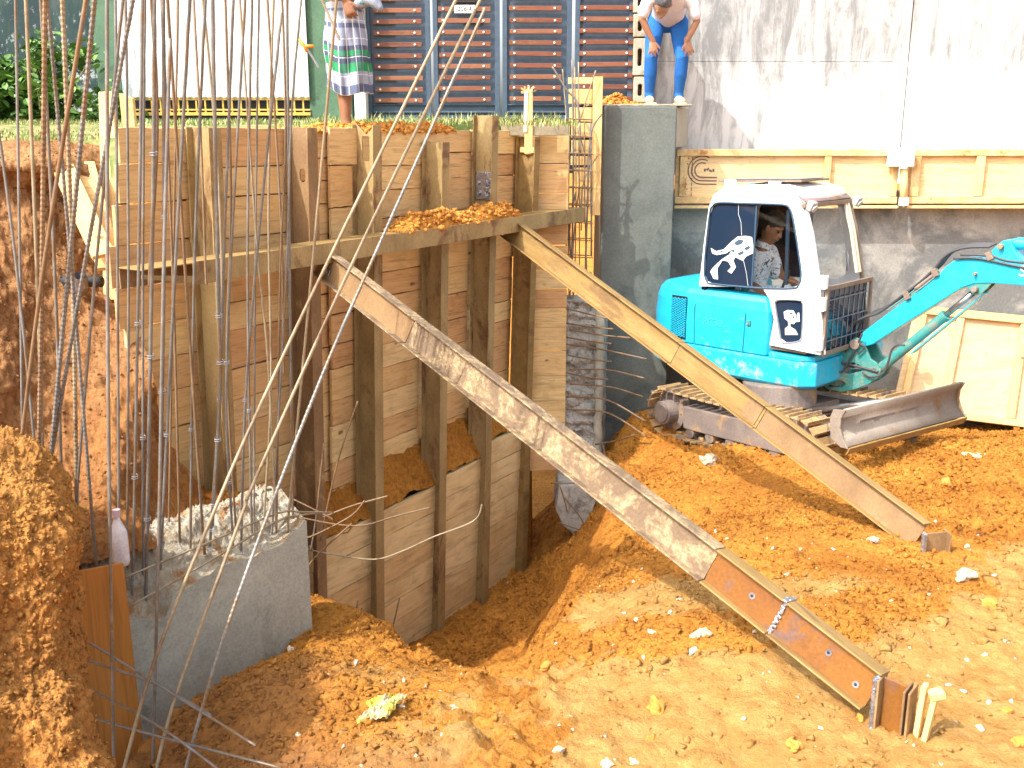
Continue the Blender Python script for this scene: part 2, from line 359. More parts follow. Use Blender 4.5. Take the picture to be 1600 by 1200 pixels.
# machine
def machine(name, c, worn, amount=.62, rough=.3):
    m, nt, bs = new_mat(name); v = coords(nt, rnd=False)
    a = noise(nt, v, 2.2, 7, .6, .2); col = ramp(nt, a, [(.3, tuple(k*.92 for k in c)), (.7, tuple(min(1, k*1.06) for k in c))])
    b = noise(nt, v, 11, 9, .75, .3); col = mix(nt, ramp(nt, b, [(amount, BW(0)), (amount+.08, BW(.7))]), col, worn)
    tcm = N(nt, 'ShaderNodeTexCoord'); sz_ = N(nt, 'ShaderNodeSeparateXYZ'); nt.links.new(tcm.outputs['Object'], sz_.inputs[0])      # dried clay splashed on the lower panels
    low = math_(nt, 'MULTIPLY', math_(nt, 'SUBTRACT', 1.15, sz_.outputs[2]), .22); c_ = noise(nt, v, 7, 9, .78, .2)
    col = mix(nt, ramp(nt, math_(nt, 'ADD', c_, low), [(.60, BW(0)), (.70, BW(.75))]), col, (.42, .26, .12))
    nt.links.new(col, bs.inputs['Base Color']); bs.inputs['Roughness'].default_value = rough; bs.inputs['Coat Weight'].default_value = .3
    nt.links.new(ramp(nt, b, [(.4, BW(rough)), (.7, BW(rough+.35))]), bs.inputs['Roughness'])
    bump(nt, bs, b, .06, .002); return m
M['cyan'] = machine('cyan_paint', (.010, .40, .60), (.20, .33, .33), .635, .38)
M['cyanold'] = machine('worn_teal_paint', (.03, .22, .20), (.22, .20, .15), .52, .5)
M['cabwhite'] = machine('cab_white', (.80, .81, .82), (.55, .52, .46), .68)
M['glass_dark'] = glassy('tinted_glass', (.012, .025, .05))
M['glass'] = clear_glass('clear_glass')
M['rubber'] = plain('rubber_hose', (.05, .05, .055), .55)
M['chrome'] = plain('chrome_rod', (.45, .40, .38), .25, .9)
M['track'] = mottled('muddy_track', (.32, .20, .09), (.46, .29, .13), (.15, .12, .10), 9, .9, 0, .6, .006, stain=.55, ssc=5)
M['trackmetal'] = mottled('worn_track_frame', (.17, .14, .13), (.27, .22, .19), (.42, .27, .13), 4, .7, .2, .3, .003, stain=.6, ssc=3)
M['blade'] = mottled('blade_steel', (.24, .20, .16), (.34, .29, .24), (.26, .16, .08), 3, .6, .2, .2, .002, stain=.62, ssc=2)
M['guard'] = mottled('guard_frame', (.20, .15, .11), (.28, .22, .17), None, 6, .6, .3)
M['visor'] = plain('tinted_visor', (.28, .20, .19), .2)
M['lamp'] = plain('lamp_body', (.36, .37, .36), .5)
M['panel'] = plain('solar_panel', (.10, .13, .20), .15)
M['plastic'] = mottled('milky_plastic', (.62, .58, .60), (.70, .68, .70), None, 4, .35)
M['bagY'] = mottled('yellow_bag', (.46, .38, .035), (.56, .48, .09), (.46, .38, .24), 7, .5, bst=.5, bd=.01, stain=.50, ssc=14)
M['stone'] = mottled('pale_stone', (.44, .35, .24), (.56, .49, .38), (.42, .22, .08), 8, .9, 0, .5, .006)
M['pvc'] = mottled('dark_pipe', (.03, .03, .035), (.06, .06, .06), (.2, .12, .07), 6, .5)

# ================================================================== SHORING WALL FRAME
D = Vector((.617, 1, 0)).normalized(); NN = Vector((D.y, -D.x, 0))
A0 = atY(340, 300, 6.2); A0.z = 0
BAT = .045                      # the wall leans a little into the pit at its top
def W(s, t, z): return A0 + D*s + NN*(t + BAT*(z+.35)) + Vector((0, 0, z))
def s_at(u, v, t=0):
    p = atP(u, v, A0+NN*t, NN); return (p-A0).dot(D), p.z
FRW = Matrix((D, -NN, Vector((0,0,1)))).transposed()      # local x along the wall, y into the bank
def wallM(s, t, z, tilt=0):
    m = FRW.to_4x4(); zz = Vector(NN*BAT+Vector((0,0,1))).normalized()
    m = Matrix((D, -NN, zz)).transposed().to_4x4()
    m = Matrix.Translation(W(s, t, z)) @ m @ Matrix.Rotation(tilt, 4, 'Y')
    return m
PU = [(340, 300), (490, 300), (590, 300), (697, 320), (772, 300), (838, 290)]
PS = [s_at(u, v)[0] for u, v in PU]

# ================================================================== TERRAIN
BF = atY(478, 815, 5.6); BN = atY(198, 960, 4.66)       # block front face, far and near
BF.z = BN.z = 0
BD = (BF-BN).normalized(); BNrm = Vector((BD.y, -BD.x, 0)); BL = (BF-BN).length
ctl = []
def C(u, v, z=None, Y=None):
    p = atZ(u, v, z) if z is not None else atY(u, v, Y); ctl.append((p.x, p.y, p.z))
for a in [(600,1200,-2.36),(1000,1200,-2.4),(1600,1200,-2.42),(1380,1120,-2.47),(1480,1130,-2.48),(1440,1060,-2.47),(1600,1000,-2.45),(1000,1000,-2.42),(1450,862,-2.42),(1600,860,-2.45),
          (1150,900,-2.42),(800,1080,-2.42),(450,1030,-2.55),(500,1100,-2.45),(400,1110,-2.5),(380,1160,-2.6),(1200,1100,-2.38),(1300,950,-2.4),
          (600,1010,-2.62),(690,1012,-2.62),(780,1018,-2.6),(870,985,-2.55),(930,930,-2.52),(1000,870,-2.5),(1080,830,-2.6)]: C(a[0], a[1], z=a[2])
for a in [(1060,760,8.0),(1100,700,9.2),(1180,740,7.9),(1250,790,6.9),(1330,720,8.0),(1400,690,8.4),(1480,690,8.4),(1560,680,8.6),(1600,690,8.3),(1500,760,7.2),(1600,760,7.2),
          (1400,770,7.0),(1330,800,6.5),(960,690,9.9),(1010,740,8.8),(985,650,10.2)]: C(a[0], a[1], Y=a[2])
ctl += [(1.5,10.4,-2.97),(2.5,10,-2.97),(2.0,9.4,-2.97),(2.7,8.6,-2.80),(3.05,8.2,-2.72),(2.3,8.9,-2.88),(3.2,8.7,-2.74),(3.4,9.5,-2.98),(4.5,10.2,-3.12),(5.5,10.4,-3.15),(7,10,-3.1),(1.43,9.36,-2.93),(1.88,8.70,-2.80),(2.33,8.04,-2.68),(2.6,7.9,-2.66),(3.5,8.75,-2.88),(4.3,9.3,-2.95),(7,7,-2.7),(6,5,-2.5),(5,3,-2.45),(0,1,-2.4),(3,1,-2.45),(-1,1.5,-2.5),(0,2.5,-2.38)]
# pit floor and its far slope
for a in [(700,985,-4.15),(760,960,-4.15),(820,890,-4.25),(850,930,-4.0),(860,800,-4.2),(900,830,-4.05)]: C(a[0], a[1], z=a[2])
for a in [(940,780,9.2),(930,860,7.9),(880,900,7.6),(905,930,6.4),(960,830,7.9),(935,745,9.9)]: C(a[0], a[1], Y=a[2])
ct = np.array(ctl)
def rbf(X, Y):
    # thin-plate fit
    n = len(ct); d = np.hypot(ct[:,0][:,None]-ct[:,0], ct[:,1][:,None]-ct[:,1])
    K = np.where(d > 0, d**2*np.log(d+1e-9), 0)+np.eye(n)*.02
    Pm = np.c_[np.ones(n), ct[:,0], ct[:,1]]; Am = np.block([[K, Pm], [Pm.T, np.zeros((3,3))]])
    wt = np.linalg.solve(Am, np.r_[ct[:,2], 0, 0, 0]); out = np.zeros(X.shape)
    for i in range(n):
        r = np.hypot(X-ct[i,0], Y-ct[i,1]); out += wt[i]*r**2*np.log(r+1e-9)
    return out+wt[n]+wt[n+1]*X+wt[n+2]*Y
def smooth(a, b, x): t = np.clip((x-a)/(b-a), 0, 1); return t*t*(3-2*t)
def ground_z(X, Y, fine=True):
    z = np.clip(rbf(X, Y), -4.4, -2.25)
    # steep cut edge of the pit near the boards
    rx, ry = X-A0.x, Y-A0.y; s = rx*D.x+ry*D.y; t = rx*NN.x+ry*NN.y
    # the pit in front of the lower boards, with its sharp near rim
    rz = np.full(X.shape, 9.); rd = np.full(X.shape, 9.)
    for (x0, y0, z0), (x1, y1, z1) in zip(RIM[:-1], RIM[1:]):
        u_ = np.clip(((X-x0)*(x1-x0)+(Y-y0)*(y1-y0))/((x1-x0)**2+(y1-y0)**2), 0, 1); d_ = np.hypot(X-x0-u_*(x1-x0), Y-y0-u_*(y1-y0))
        rz = np.where(d_ < rd, z0+u_*(z1-z0), rz); rd = np.minimum(rd, d_)
    ins = np.zeros(X.shape, bool); pg = [(a, b) for a, b, c in RIM]+PITFAR
    for (x0, y0), (x1, y1) in zip(pg, pg[1:]+pg[:1]):
        ins ^= ((y0 > Y) != (y1 > Y)) & (X < (x1-x0)*(Y-y0)/(y1-y0+1e-9)+x0)
    wob = .10*fbm(X, Y, 12, 2.5, 3)
    zp = np.maximum(rz-.03-np.where(rz < -2.70, 1.5, 1.9)*np.maximum(rd+wob*.6, 0), -4.22+.25*smooth(2.6, 1.0, rd)*0)
    z = np.where(ins, np.minimum(z, zp), np.where((rd < .4), z*(1-smooth(.4, 0, rd))+rz*smooth(.4, 0, rd), z))
    # trench beside the block
    bx, by = X-BN.x, Y-BN.y; q = bx*BD.x+by*BD.y; e = bx*BNrm.x+by*BNrm.y
    edge = .34+.10*fbm(X, Y, 0, 2.2, 3)+.25*smooth(.2, -.5, q)
    tr = smooth(edge+.10, edge-.06, e)*smooth(1.25, .55, q)
    z = z*(1-tr)+(-3.35)*tr
    sh = smooth(.75, 1.3, q)*smooth(.9, .1, e)*smooth(2.2, 1.5, q)      # heap at the far foot of the block
    z = z*(1-sh)+(-3.02)*sh
    # shelf behind the block up to the boards
    bh = smooth(-.14, -.24, e)*smooth(.2, -.02, t)*smooth(BL+.75, BL+.1, q)
    z = z*(1-bh)+(-2.22-.05*q)*bh
    # wall foot: nothing may rise in front of the boards in the pit
    z += .04*fbm(X, Y, 0, 1.1, 3)-.035
    if fine:
        loose = .35+.65*smooth(-.1, .5, fbm(X, Y, 3, .9, 3)+.35-dry(X, Y))
        z += loose*(.045*np.abs(fbm(X, Y, 1, 5, 3))+.032*fbm(X, Y, 2, 13, 3, .6)+.016*np.abs(fbm(X, Y, 8, 26, 2, .7)))+.006*fbm(X, Y, 5, 44, 2)
    return z
RIM = [tuple(atZ(u, v+1, z-.0)) for u, v, z in ((440,930,-2.85),(500,952,-2.78),(560,985,-2.72),(620,1002,-2.70),(680,1012,-2.68),(740,1024,-2.64),(800,1012,-2.62),(870,972,-2.60),(912,925,-2.60),(945,885,-2.64),(978,842,-2.74),(992,790,-2.88),(978,735,-3.02),(955,702,-3.14))]
_f = A0+D*(PS[5]+.25)+NN*.15; _g = A0+D*(PS[1]-.25)-NN*.3
PITFAR = [(_f.x+.25, _f.y), (_f.x, _f.y), ((_f-NN*.5).x, (_f-NN*.5).y), (_g.x, _g.y)]
def dry(X, Y):
    # pale trodden clay patch, running from the near middle out to the right
    a = smooth(5.4, 4.7, Y+.15*X-.3)*smooth(-.3, .6, X); b = smooth(6.1, 5.3, Y)*smooth(2.2, 3.1, X)
    side = .42*smooth(5.0, 4.3, Y)*smooth(-1.3, -.5, X)
    ridge = smooth(.38, .12, np.abs((Y-4.75)-.0*X+.25*np.sin(X*1.7)))*smooth(2.6, 1.9, X)
    return np.clip(np.maximum(np.maximum(a, b)*(1-.8*ridge), side), 0, 1)
def browny(X, Y):
    return np.clip(smooth(3.8, 3.2, Y)*smooth(.2, -.6, X)+smooth(-.6, -1.1, X)*smooth(4.8, 4.2, Y)*.6, 0, 1)*.75
def np_grid_mesh(name, P, mats, smoothf=True, attrs=None, keep=None):
    nr, nc = P.shape[:2]; idx = np.arange(nr*nc).reshape(nr, nc)
    q = np.stack([idx[:-1,:-1], idx[:-1,1:], idx[1:,1:], idx[1:,:-1]], -1).reshape(-1, 4)
    if keep is not None: q = q[keep.reshape(-1)]
    me = bpy.data.meshes.new(name); me.vertices.add(nr*nc); me.vertices.foreach_set('co', P.reshape(-1).astype(np.float32))
    me.loops.add(q.size); me.loops.foreach_set('vertex_index', q.reshape(-1).astype(np.int32))
    me.polygons.add(len(q)); me.polygons.foreach_set('loop_start', (np.arange(len(q))*4).astype(np.int32))
    me.update(calc_edges=True); me.polygons.foreach_set('use_smooth', [smoothf]*len(q))
    me.materials.append(mats)
    for k, a in (attrs or {}).items():
        at = me.attributes.new(k, 'FLOAT', 'POINT'); at.data.foreach_set('value', a.reshape(-1).astype(np.float32))
    me.validate(); o = bpy.data.objects.new(name, me); COL.objects.link(o); return o
STP = .017; gx = np.arange(-3.4, 7.6, STP); gy = np.arange(1.8, 11.0, STP); GX, GY = np.meshgrid(gx, gy)
GZ = ground_z(GX, GY)
tt = (GX-A0.x)*NN.x+(GY-A0.y)*NN.y; ss = (GX-A0.x)*D.x+(GY-A0.y)*D.y
GZ = np.where((tt < -.30) & (ss < 4.3), -3.2, GZ)
np_grid_mesh('excavated_ground', np.dstack([GX, GY, GZ]), M['soil'], attrs={'dry': dry(GX, GY), 'brown': browny(GX, GY)})
bpy.data.objects['excavated_ground']['kind'] = 'structure'
# one broad sheet of earth under and around the site
MB().box((0, 12, -5.0), (200, 200, .4)).build('ground', M['soil2'])['kind'] = 'structure'
def gz(x, y): return float(ground_z(np.array([[x]]), np.array([[y]]))[0, 0])

def scatter(name, pts, sizes, mat, label, cat, sink=.15, flat=.8):
    bm = bmesh.new(); bmesh.ops.create_icosphere(bm, subdivisions=1, radius=1); V = np.array([v.co[:] for v in bm.verts]); F = np.array([[v.index for v in f.verts] for f in bm.faces]); bm.free()
    n = len(pts); nv = len(V)
    jit = 1+.7*(rng.random((n, nv, 1))-.5)*2; ax = .65+.7*rng.random((n, 1, 3)); ax[:, :, 2] *= flat
    a = rng.random(n)*6.28; ca, sa = np.cos(a), np.sin(a); Q = V[None]*jit*ax*sizes[:, None, None]
    X = Q[..., 0]*ca[:, None]-Q[..., 1]*sa[:, None]; Y = Q[..., 0]*sa[:, None]+Q[..., 1]*ca[:, None]
    Q = np.stack([X, Y, Q[..., 2]+sizes[:, None]*sink], -1)+pts[:, None, :]
    T = (F[None]+np.arange(n)[:, None, None]*nv).reshape(-1, 3)
    me = bpy.data.meshes.new(name); me.vertices.add(n*nv); me.vertices.foreach_set('co', Q.reshape(-1).astype(np.float32))
    me.loops.add(T.size); me.loops.foreach_set('vertex_index', T.reshape(-1).astype(np.int32)); me.polygons.add(len(T))
    me.polygons.foreach_set('loop_start', (np.arange(len(T))*3).astype(np.int32)); me.update(calc_edges=True); me.materials.append(mat)
    if mat is M['soil']:
        for an, fn in (('dry', dry), ('brown', browny)):
            at = me.attributes.new(an, 'FLOAT', 'POINT'); at.data.foreach_set('value', np.repeat(fn(pts[:, 0], pts[:, 1]), nv).astype(np.float32))
    o = bpy.data.objects.new(name, me); COL.objects.link(o)
    tag(o, label, cat, None, 'stuff'); return o
n = 60000
px = rng.uniform(-1.6, 6.4, n*2); py = 2.6+rng.random(n*2)**1.2*8.2
dn = fbm(px, py, 4, 1.6, 4); dr = dry(px, py)
bx, by = px-BN.x, py-BN.y; e_ = bx*BNrm.x+by*BNrm.y; t_ = (px-A0.x)*NN.x+(py-A0.y)*NN.y
keep = (rng.random(n*2) < np.clip(.75+.9*dn-.75*dr, .10, 1)) & (np.abs(px/py) < .62) & (t_ > .03) & ((e_ > .03) | (e_ < -.35))
px, py = px[keep], py[keep]; sz = .0035+.013*rng.random(len(px))**4.0+.0045*(py/8)**1.5+.022*(rng.random(len(px)) > .997)
pz = ground_z(px[None], py[None])[0]
scatter('soil_clods', np.stack([px, py, pz], -1), sz, M['soil'], 'loose orange clods of laterite soil strewn over the excavated ground', 'soil clods')

# -------- generic lumpy surface from (u,v,Y) control rows
def catmull(P, k):
    P = np.array(P, float); out = []
    for i in range(len(P)-1):
        p0 = P[max(i-1, 0)]; p1 = P[i]; p2 = P[i+1]; p3 = P[min(i+2, len(P)-1)]
        for t in np.linspace(0, 1, k, endpoint=False):
            out.append(.5*((2*p1)+(-p0+p2)*t+(2*p0-5*p1+4*p2-p3)*t*t+(-p0+3*p1-3*p2+p3)*t**3))
    out.append(P[-1]); return np.array(out)
LG = {}
def lumpy(rows, kr, kc, amp, sc, name, mat, seed=0, fold=0):
    rows = [[r_[0]+Vector((-3.2, -.3, .05)), r_[0]+Vector((-1.3, -.1, .04))]+r_ for r_ in rows]     # the bank runs on out of the frame
    G = np.array([[tuple(p) for p in r] for r in rows])
    G = catmull(G, kr); G = np.stack([catmull(g, kc) for g in G])
    du = np.gradient(G, axis=1); dv = np.gradient(G, axis=0); nn = np.cross(du, dv); nn /= np.linalg.norm(nn, axis=-1, keepdims=True)+1e-9
    x, y, z = G[...,0], G[...,1], G[...,2]
    d = amp*(fbm(x, y, z+seed, sc, 3)+.45*np.abs(fbm(x, y, z+seed, sc*3.5, 3))+.22*fbm(x, y, z+seed, sc*12, 3, .6))
    G = G+nn*d[..., None]
    o = np_grid_mesh(name, G, mat); o['kind'] = 'structure'
    LG[name] = G; return o
Pq = atY
# brown cut face under the street at the far left
def onwall(u, v, t=-.22):
    return atP(u, v, A0+NN*t, NN)
lumpy([[Pq(-260,222,8.0), Pq(-60,222,8.0), Pq(20,222,8.0), Pq(80,222,8.0), Pq(150,224,8.0), Pq(215,226,8.1)],
       [Pq(-260,252,6.3), Pq(-60,250,6.3), Pq(20,248,6.35), Pq(80,250,6.4), Pq(140,258,6.6), Pq(205,300,7.0)],
       [Pq(-260,300,6.2), Pq(-60,300,6.2), Pq(20,300,6.35), Pq(80,310,6.5), Pq(130,330,6.6), Pq(200,360,6.9)],
       [Pq(-260,420,5.7), Pq(-60,420,5.75), Pq(20,420,5.9), Pq(80,430,6.1), Pq(130,440,6.25), Pq(190,460,6.5)],
       [Pq(-260,560,5.2), Pq(-60,560,5.3), Pq(20,560,5.5), Pq(90,560,5.7), Pq(160,560,5.8), onwall(232,560,-.14)],
       [Pq(-260,680,5.0), Pq(-60,680,5.1), Pq(30,680,5.3), Pq(110,680,5.45), Pq(190,680,5.5), onwall(262,680,-.10)],
       [Pq(-260,800,4.7), Pq(-60,800,4.8), Pq(40,800,4.9), Pq(120,800,5.0), Pq(200,790,5.2), onwall(320,775,-.02)],
       [Pq(-260,900,4.3), Pq(-60,900,4.4), Pq(40,900,4.5), Pq(120,890,4.6), Pq(190,870,4.75), Pq(300,830,5.3)]],
      26, 34, .06, 2.4, 'earth_bank', M['bank'], 3)
# orange laterite stump of the old bank at the near left
lumpy([[Pq(-220,700,5.0), Pq(-60,690,4.9), Pq(20,695,4.7), Pq(60,720,4.6), Pq(90,800,4.4), Pq(105,900,4.3)],
       [Pq(-220,640,4.2), Pq(-60,645,4.1), Pq(15,668,4.0), Pq(60,700,3.95), Pq(95,748,3.9), Pq(112,800,4.0)],
       [Pq(-220,700,3.5), Pq(-60,700,3.5), Pq(20,720,3.5), Pq(70,750,3.5), Pq(108,785,3.55), Pq(128,820,3.75)],
       [Pq(-220,790,3.1), Pq(-60,790,3.1), Pq(10,800,3.15), Pq(60,815,3.2), Pq(100,835,3.3), Pq(128,870,3.6)],
       [Pq(-220,920,2.95), Pq(-60,920,2.95), Pq(10,920,3.05), Pq(60,925,3.1), Pq(100,930,3.2), Pq(130,940,3.5)],
       [Pq(-220,1040,2.85), Pq(-60,1040,2.85), Pq(10,1040,2.95), Pq(60,1040,3.0), Pq(100,1035,3.1), Pq(128,1025,3.4)],
       [Pq(-220,1120,2.7), Pq(-60,1120,2.7), Pq(20,1120,2.8), Pq(70,1110,2.85), Pq(120,1105,2.95), Pq(138,1095,3.3)],
       [Pq(-220,1260,2.6), Pq(-60,1260,2.6), Pq(30,1260,2.7), Pq(100,1250,2.75), Pq(160,1210,2.85), Pq(185,1190,3.2)]],
      26, 34, .042, 4.5, 'near_earth_bank', M['bank2'], 9)

for nm_, k_, mt_, lb_ in (('near_earth_bank', 11000, 'bank2', 'small orange lumps stuck to the near earth bank'), ('earth_bank', 6500, 'bank', 'brown lumps clinging to the cut earth face')):
    G_ = LG[nm_]; ii = rng.integers(4, G_.shape[0], k_); jj = rng.integers(0, G_.shape[1], k_)
    scatter('bank_lumps', G_[ii, jj]+rng.normal(size=(k_, 3))*.003, .002+.008*rng.random(k_)**3.5, M[mt_], lb_, 'soil clods', -.1, 1)
# ================================================================== STREET GROUND
def sbx(u, v): return
sx_ = np.linspace(-12, .95, 190); sy_ = np.linspace(0, 1, 90); SX, ST = np.meshgrid(sx_, sy_)
edgeY = np.where(SX < -2.55, 7.7+.05*np.sin(SX*9), A0.y+(SX-A0.x)*D.y/D.x+.56)
edgeY = np.maximum(edgeY, 6.5); SY = edgeY+(14-edgeY)*ST**1.5
SZ = -.07+.12*smooth(6.5, 10.2, SY)+.018*fbm(SX, SY, 0, 2.5, 4)
SZ = SZ-.25*np.where(ST == 0, 1, 0)
np_grid_mesh('street_verge', np.dstack([SX, SY, SZ]), M['turf'])['kind'] = 'structure'
def vz(x, y): return -.07+.12*float(smooth(6.5, 10.2, y))
# grass
def blades(name, n, fx, h0, h1, mat, label):
    mb = MB()
    for i in range(n):
        x, y, k = fx(); z = vz(x, y)-.01; h = random.uniform(h0, h1)*k; a = random.uniform(0, 6.28); l = random.uniform(.1, .8)*h
        dx, dy = math.cos(a), math.sin(a); b = .0045; px_, py_ = -dy*b, dx*b
        m1 = (x+dx*l*.35, y+dy*l*.35, z+h*.6); tp = (x+dx*l, y+dy*l, z+h)
        mb.add([(x-px_, y-py_, z), (x+px_, y+py_, z), (m1[0]+px_*.8, m1[1]+py_*.8, m1[2]), (m1[0]-px_*.8, m1[1]-py_*.8, m1[2]), tp], [(0,1,2,3), (3,2,4)])
    o = mb.build(name, mat); tag(o, label, 'grass', None, 'stuff')
def f1():
    x = random.uniform(-6.5, .6); y = random.uniform(9.0, 10.35); return x, y, 1
def f2():
    x = random.uniform(-1.9, .5); y = random.uniform(8.3, 10.3); return x, max(y, A0.y+(x-A0.x)*D.y/D.x+.62), random.choice((1, 1, 1.6))
def f3():
    x = random.uniform(-5, -2.3); y = 6.6+random.random()*3.4; return x, y, .45
blades('verge_grass', 9000, f1, .02, .065, M['grass'], 'green and straw coloured grass along the foot of the gates')
blades('tall_grass', 2200, f2, .03, .08, M['grass'], 'straw coloured longer grass behind the timber lagging')
blades('sparse_grass', 3500, f3, .03, .08, M['grass'], 'thin yellowing grass on the verge above the brown earth face')

# ================================================================== BACKDROP: left side
def ubox(mb, u0, v0, u1, v1, Y, dep):
    """box whose front face at depth Y spans the given extent"""
    p = atY(u0, v1, Y); q = atY(u1, v0, Y); um = (p.x+q.x)/2
    mb.box((um, Y+dep/2, (p.z+q.z)/2), (q.x-p.x, dep, q.z-p.z)); return mb
g = -.02
o = MB().box((-7.6, 10.75, 1.2), (7.3, .2, 2.8)).build('boundary_wall', M['mossy'], bevel=.01)
tag(o, 'dark green mould stained garden wall behind the bush at the far left', 'wall')
xg0 = atY(188, 100, 10.5).x; xg1 = atY(481, 100, 10.5).x
for u0, u1, lab, n_ in ((150, 190, 'narrow green gate post between the mouldy wall and the white corrugated gate', 0), (481, 548, 'broad green gate pillar behind the man in the sarong', 1)):
    x0 = atY(u0, 100, 10.55).x; x1 = atY(u1, 100, 10.55).x
    o = MB().box(((x0+x1)/2, 10.66, 1.25), (x1-x0, .25, 2.6)).build('gate_post', M['green'], bevel=.015); tag(o, lab, 'post')
x0 = atY(551, 100, 10.5).x; x1 = atY(569, 100, 10.5).x
o = MB().box(((x0+x1)/2, 10.62, 1.25), (x1-x0, .2, 2.55)).build('gate_post', M['white'], bevel=.01); tag(o, 'slim white post between green pillar and dark blue gate', 'post')
# white corrugated sliding gate with yellow rail
G = empty('sliding_gate', ((xg0+xg1)/2, 10.5, .05), 'white corrugated sheet gate with a yellow barred foot', 'gate')
def rel(o_, parent): o_.parent = parent; o_.matrix_parent_inverse = Matrix.Identity(4); o_.location = o_.location-parent.location; return o_
mb = MB(); rows = [[], []]; zb = atY(300, 152, 10.5).z
k = int((xg1-xg0)/.012)
for i in range(k+1):
    x = xg0+(xg1-xg0)*i/k; y = 10.5+.012*max(-1, min(1, 1.6*math.sin(2*math.pi*(x-xg0)/.075)))
    rows[0].append((x, y, zb)); rows[1].append((x, y, 2.4))
mb.grid(rows); o = mb.build('sheet', M['corr']); o.modifiers.new('s', 'SOLIDIFY').thickness = .003; rel(o, G)
mb = MB(); zt = zb+.02; z0 = atY(300, 178, 10.5).z
x = xg0
mb.box(((xg0+xg1)/2, 10.53, zb-.012), (xg1-xg0, .03, .024)); mb.box(((xg0+xg1)/2, 10.53, z0), (xg1-xg0, .035, .03)); mb.box(((xg0+xg1)/2, 10.53, (zb+z0)/2-.04), (xg1-xg0, .02, .016))
while x < xg1: mb.box((x, 10.53, (zb+z0)/2), (.016, .016, zb-z0)); x += .09
rel(mb.build('rail', M['yellow'], bevel=.002), G)
rel(MB().box(((xg0+xg1)/2, 10.62, .1), (xg1-xg0, .03, .34)).build('backing', M['black']), G)

# bush on the left
def bush(name, cx, cy, cz, rx, ry, rz, n, label, mat, ls=.05):
    E_ = empty(name, (cx, cy, cz), label, 'bush'); mb = MB(); st = MB()
    for b in range(16):
        a = random.uniform(0, 6.28); r_ = random.random()
        tip = Vector((math.cos(a)*rx*r_, math.sin(a)*ry*r_, rz*random.uniform(.4, 1.3)))
        base = Vector((tip.x*.3, tip.y*.3, -.05)); mid = (base+tip)/2+Vector((random.uniform(-.08, .08), 0, .08)); st.tube([base, mid, tip], .005, 5)
    cl = [Vector((random.gauss(0, .42)*rx, random.gauss(0, .4)*ry, abs(random.gauss(.25, .42))*rz)) for _ in range(38)]
    for i in range(n):
        c_ = random.choice(cl); c_ = c_+Vector((random.gauss(0, .09), random.gauss(0, .09), random.gauss(0, .07)))
        if c_.z < -.02: c_.z = .02
        s = ls*random.uniform(.5, 1.25); M3 = Matrix.Rotation(random.uniform(0, 6.28), 3, 'Z') @ Matrix.Rotation(random.uniform(-.9, .9), 3, 'X') @ Matrix.Rotation(random.uniform(-.6, .6), 3, 'Y')
        sh = [(0, -s, 0), (s*.6, -s*.25, s*.12), (s*.5, s*.45, s*.1), (0, s, -s*.1), (-s*.5, s*.45, s*.1), (-s*.6, -s*.25, s*.12), (0, 0, -s*.03)]
        mb.add([M3 @ Vector(q)+c_ for q in sh], [(0,1,6),(1,2,6),(2,3,6),(3,4,6),(4,5,6),(5,0,6)])
    mb.build('foliage', mat, E_); st.build('stem', M['rebar3'], E_)
bush('creeper_bush', -4.45, 9.9, .02, .85, .35, .50, 2600, 'leafy green creeper heap low against the mouldy wall, beside the green post', M['leaf'])
bush('creeper_bush', -5.25, 9.7, .02, .6, .4, .85, 2400, 'taller leafy bush at the left edge of the verge', M['leaf'], .06)

# ================================================================== DARK BLUE GATE
GY_ = 10.75
gx0 = atY(569, 100, GY_).x; gx1 = atY(990, 100, GY_).x; gzb = atY(700, 189, GY_).z
GT = empty('slatted_gate', ((gx0+gx1)/2, GY_, gzb), 'dark blue steel gate with rows of bolted reddish wood slats', 'gate')
panels = [(572, 673), (677, 781), (785, 893), (898, 989)]
slx = [(585, 660), (686, 767), (796, 877), (905, 989)]
mb = MB(); fr = MB()
for u0, u1 in panels:
    x0 = atY(u0, 90, GY_).x; x1 = atY(u1, 90, GY_).x
    mb.box(((x0+x1)/2, GY_+.03, 1.2), (x1-x0-.02, .012, 2.4))
    for x in (x0+.025, x1-.025): fr.box((x, GY_+.012, 1.2), (.05, .04, 2.4))
    fr.box(((x0+x1)/2, GY_+.012, gzb+.16), (x1-x0-.1, .03, .012)); fr.box(((x0+x1)/2, GY_+.012, gzb+.09), (x1-x0-.1, .04, .02)); fr.box(((x0+x1)/2, GY_+.01, gzb+.03), (x1-x0-.1, .045, .05))
rel(mb.build('panel', M['gate']), GT); rel(fr.build('frame', M['gate'], bevel=.004), GT)
bv = [15, 33, 51, 68.5, 86, 103.5, 121, 138.5, 156]
zpix = [atY(700, v, GY_).z for v in bv]; stepz = (zpix[0]-zpix[-1])/8
zs = [zpix[0]+stepz*k for k in (3, 2, 1)]+zpix
for pi, (u0, u1) in enumerate(slx):
    x0 = atY(u0, 90, GY_).x; x1 = atY(u1, 90, GY_).x
    for z in zs:
        z2 = z+random.uniform(-.003, .003)+(pi-1)*.008
        sl_ = MB().box((0, 0, 0), (x1-x0, .018, .045)).build('slat', M['gateslat'], bevel=.003, loc=((x0+x1)/2+random.uniform(-.004, .004), GY_-.022, z2)); sl_.rotation_euler = (0, random.gauss(0, .006), 0); rel(sl_, GT)
        for xx in (-(x1-x0)/2+.05, (x1-x0)/2-.07): MB().cyl((xx, -.008, 0), (xx, -.018, 0), .013, 10, .009).build('bolt', M['bolt'], sl_)
x0 = atY(710, 14, GY_-.05).x; x1 = atY(742, 14, GY_-.05).x; z = atY(720, 14, GY_-.05).z
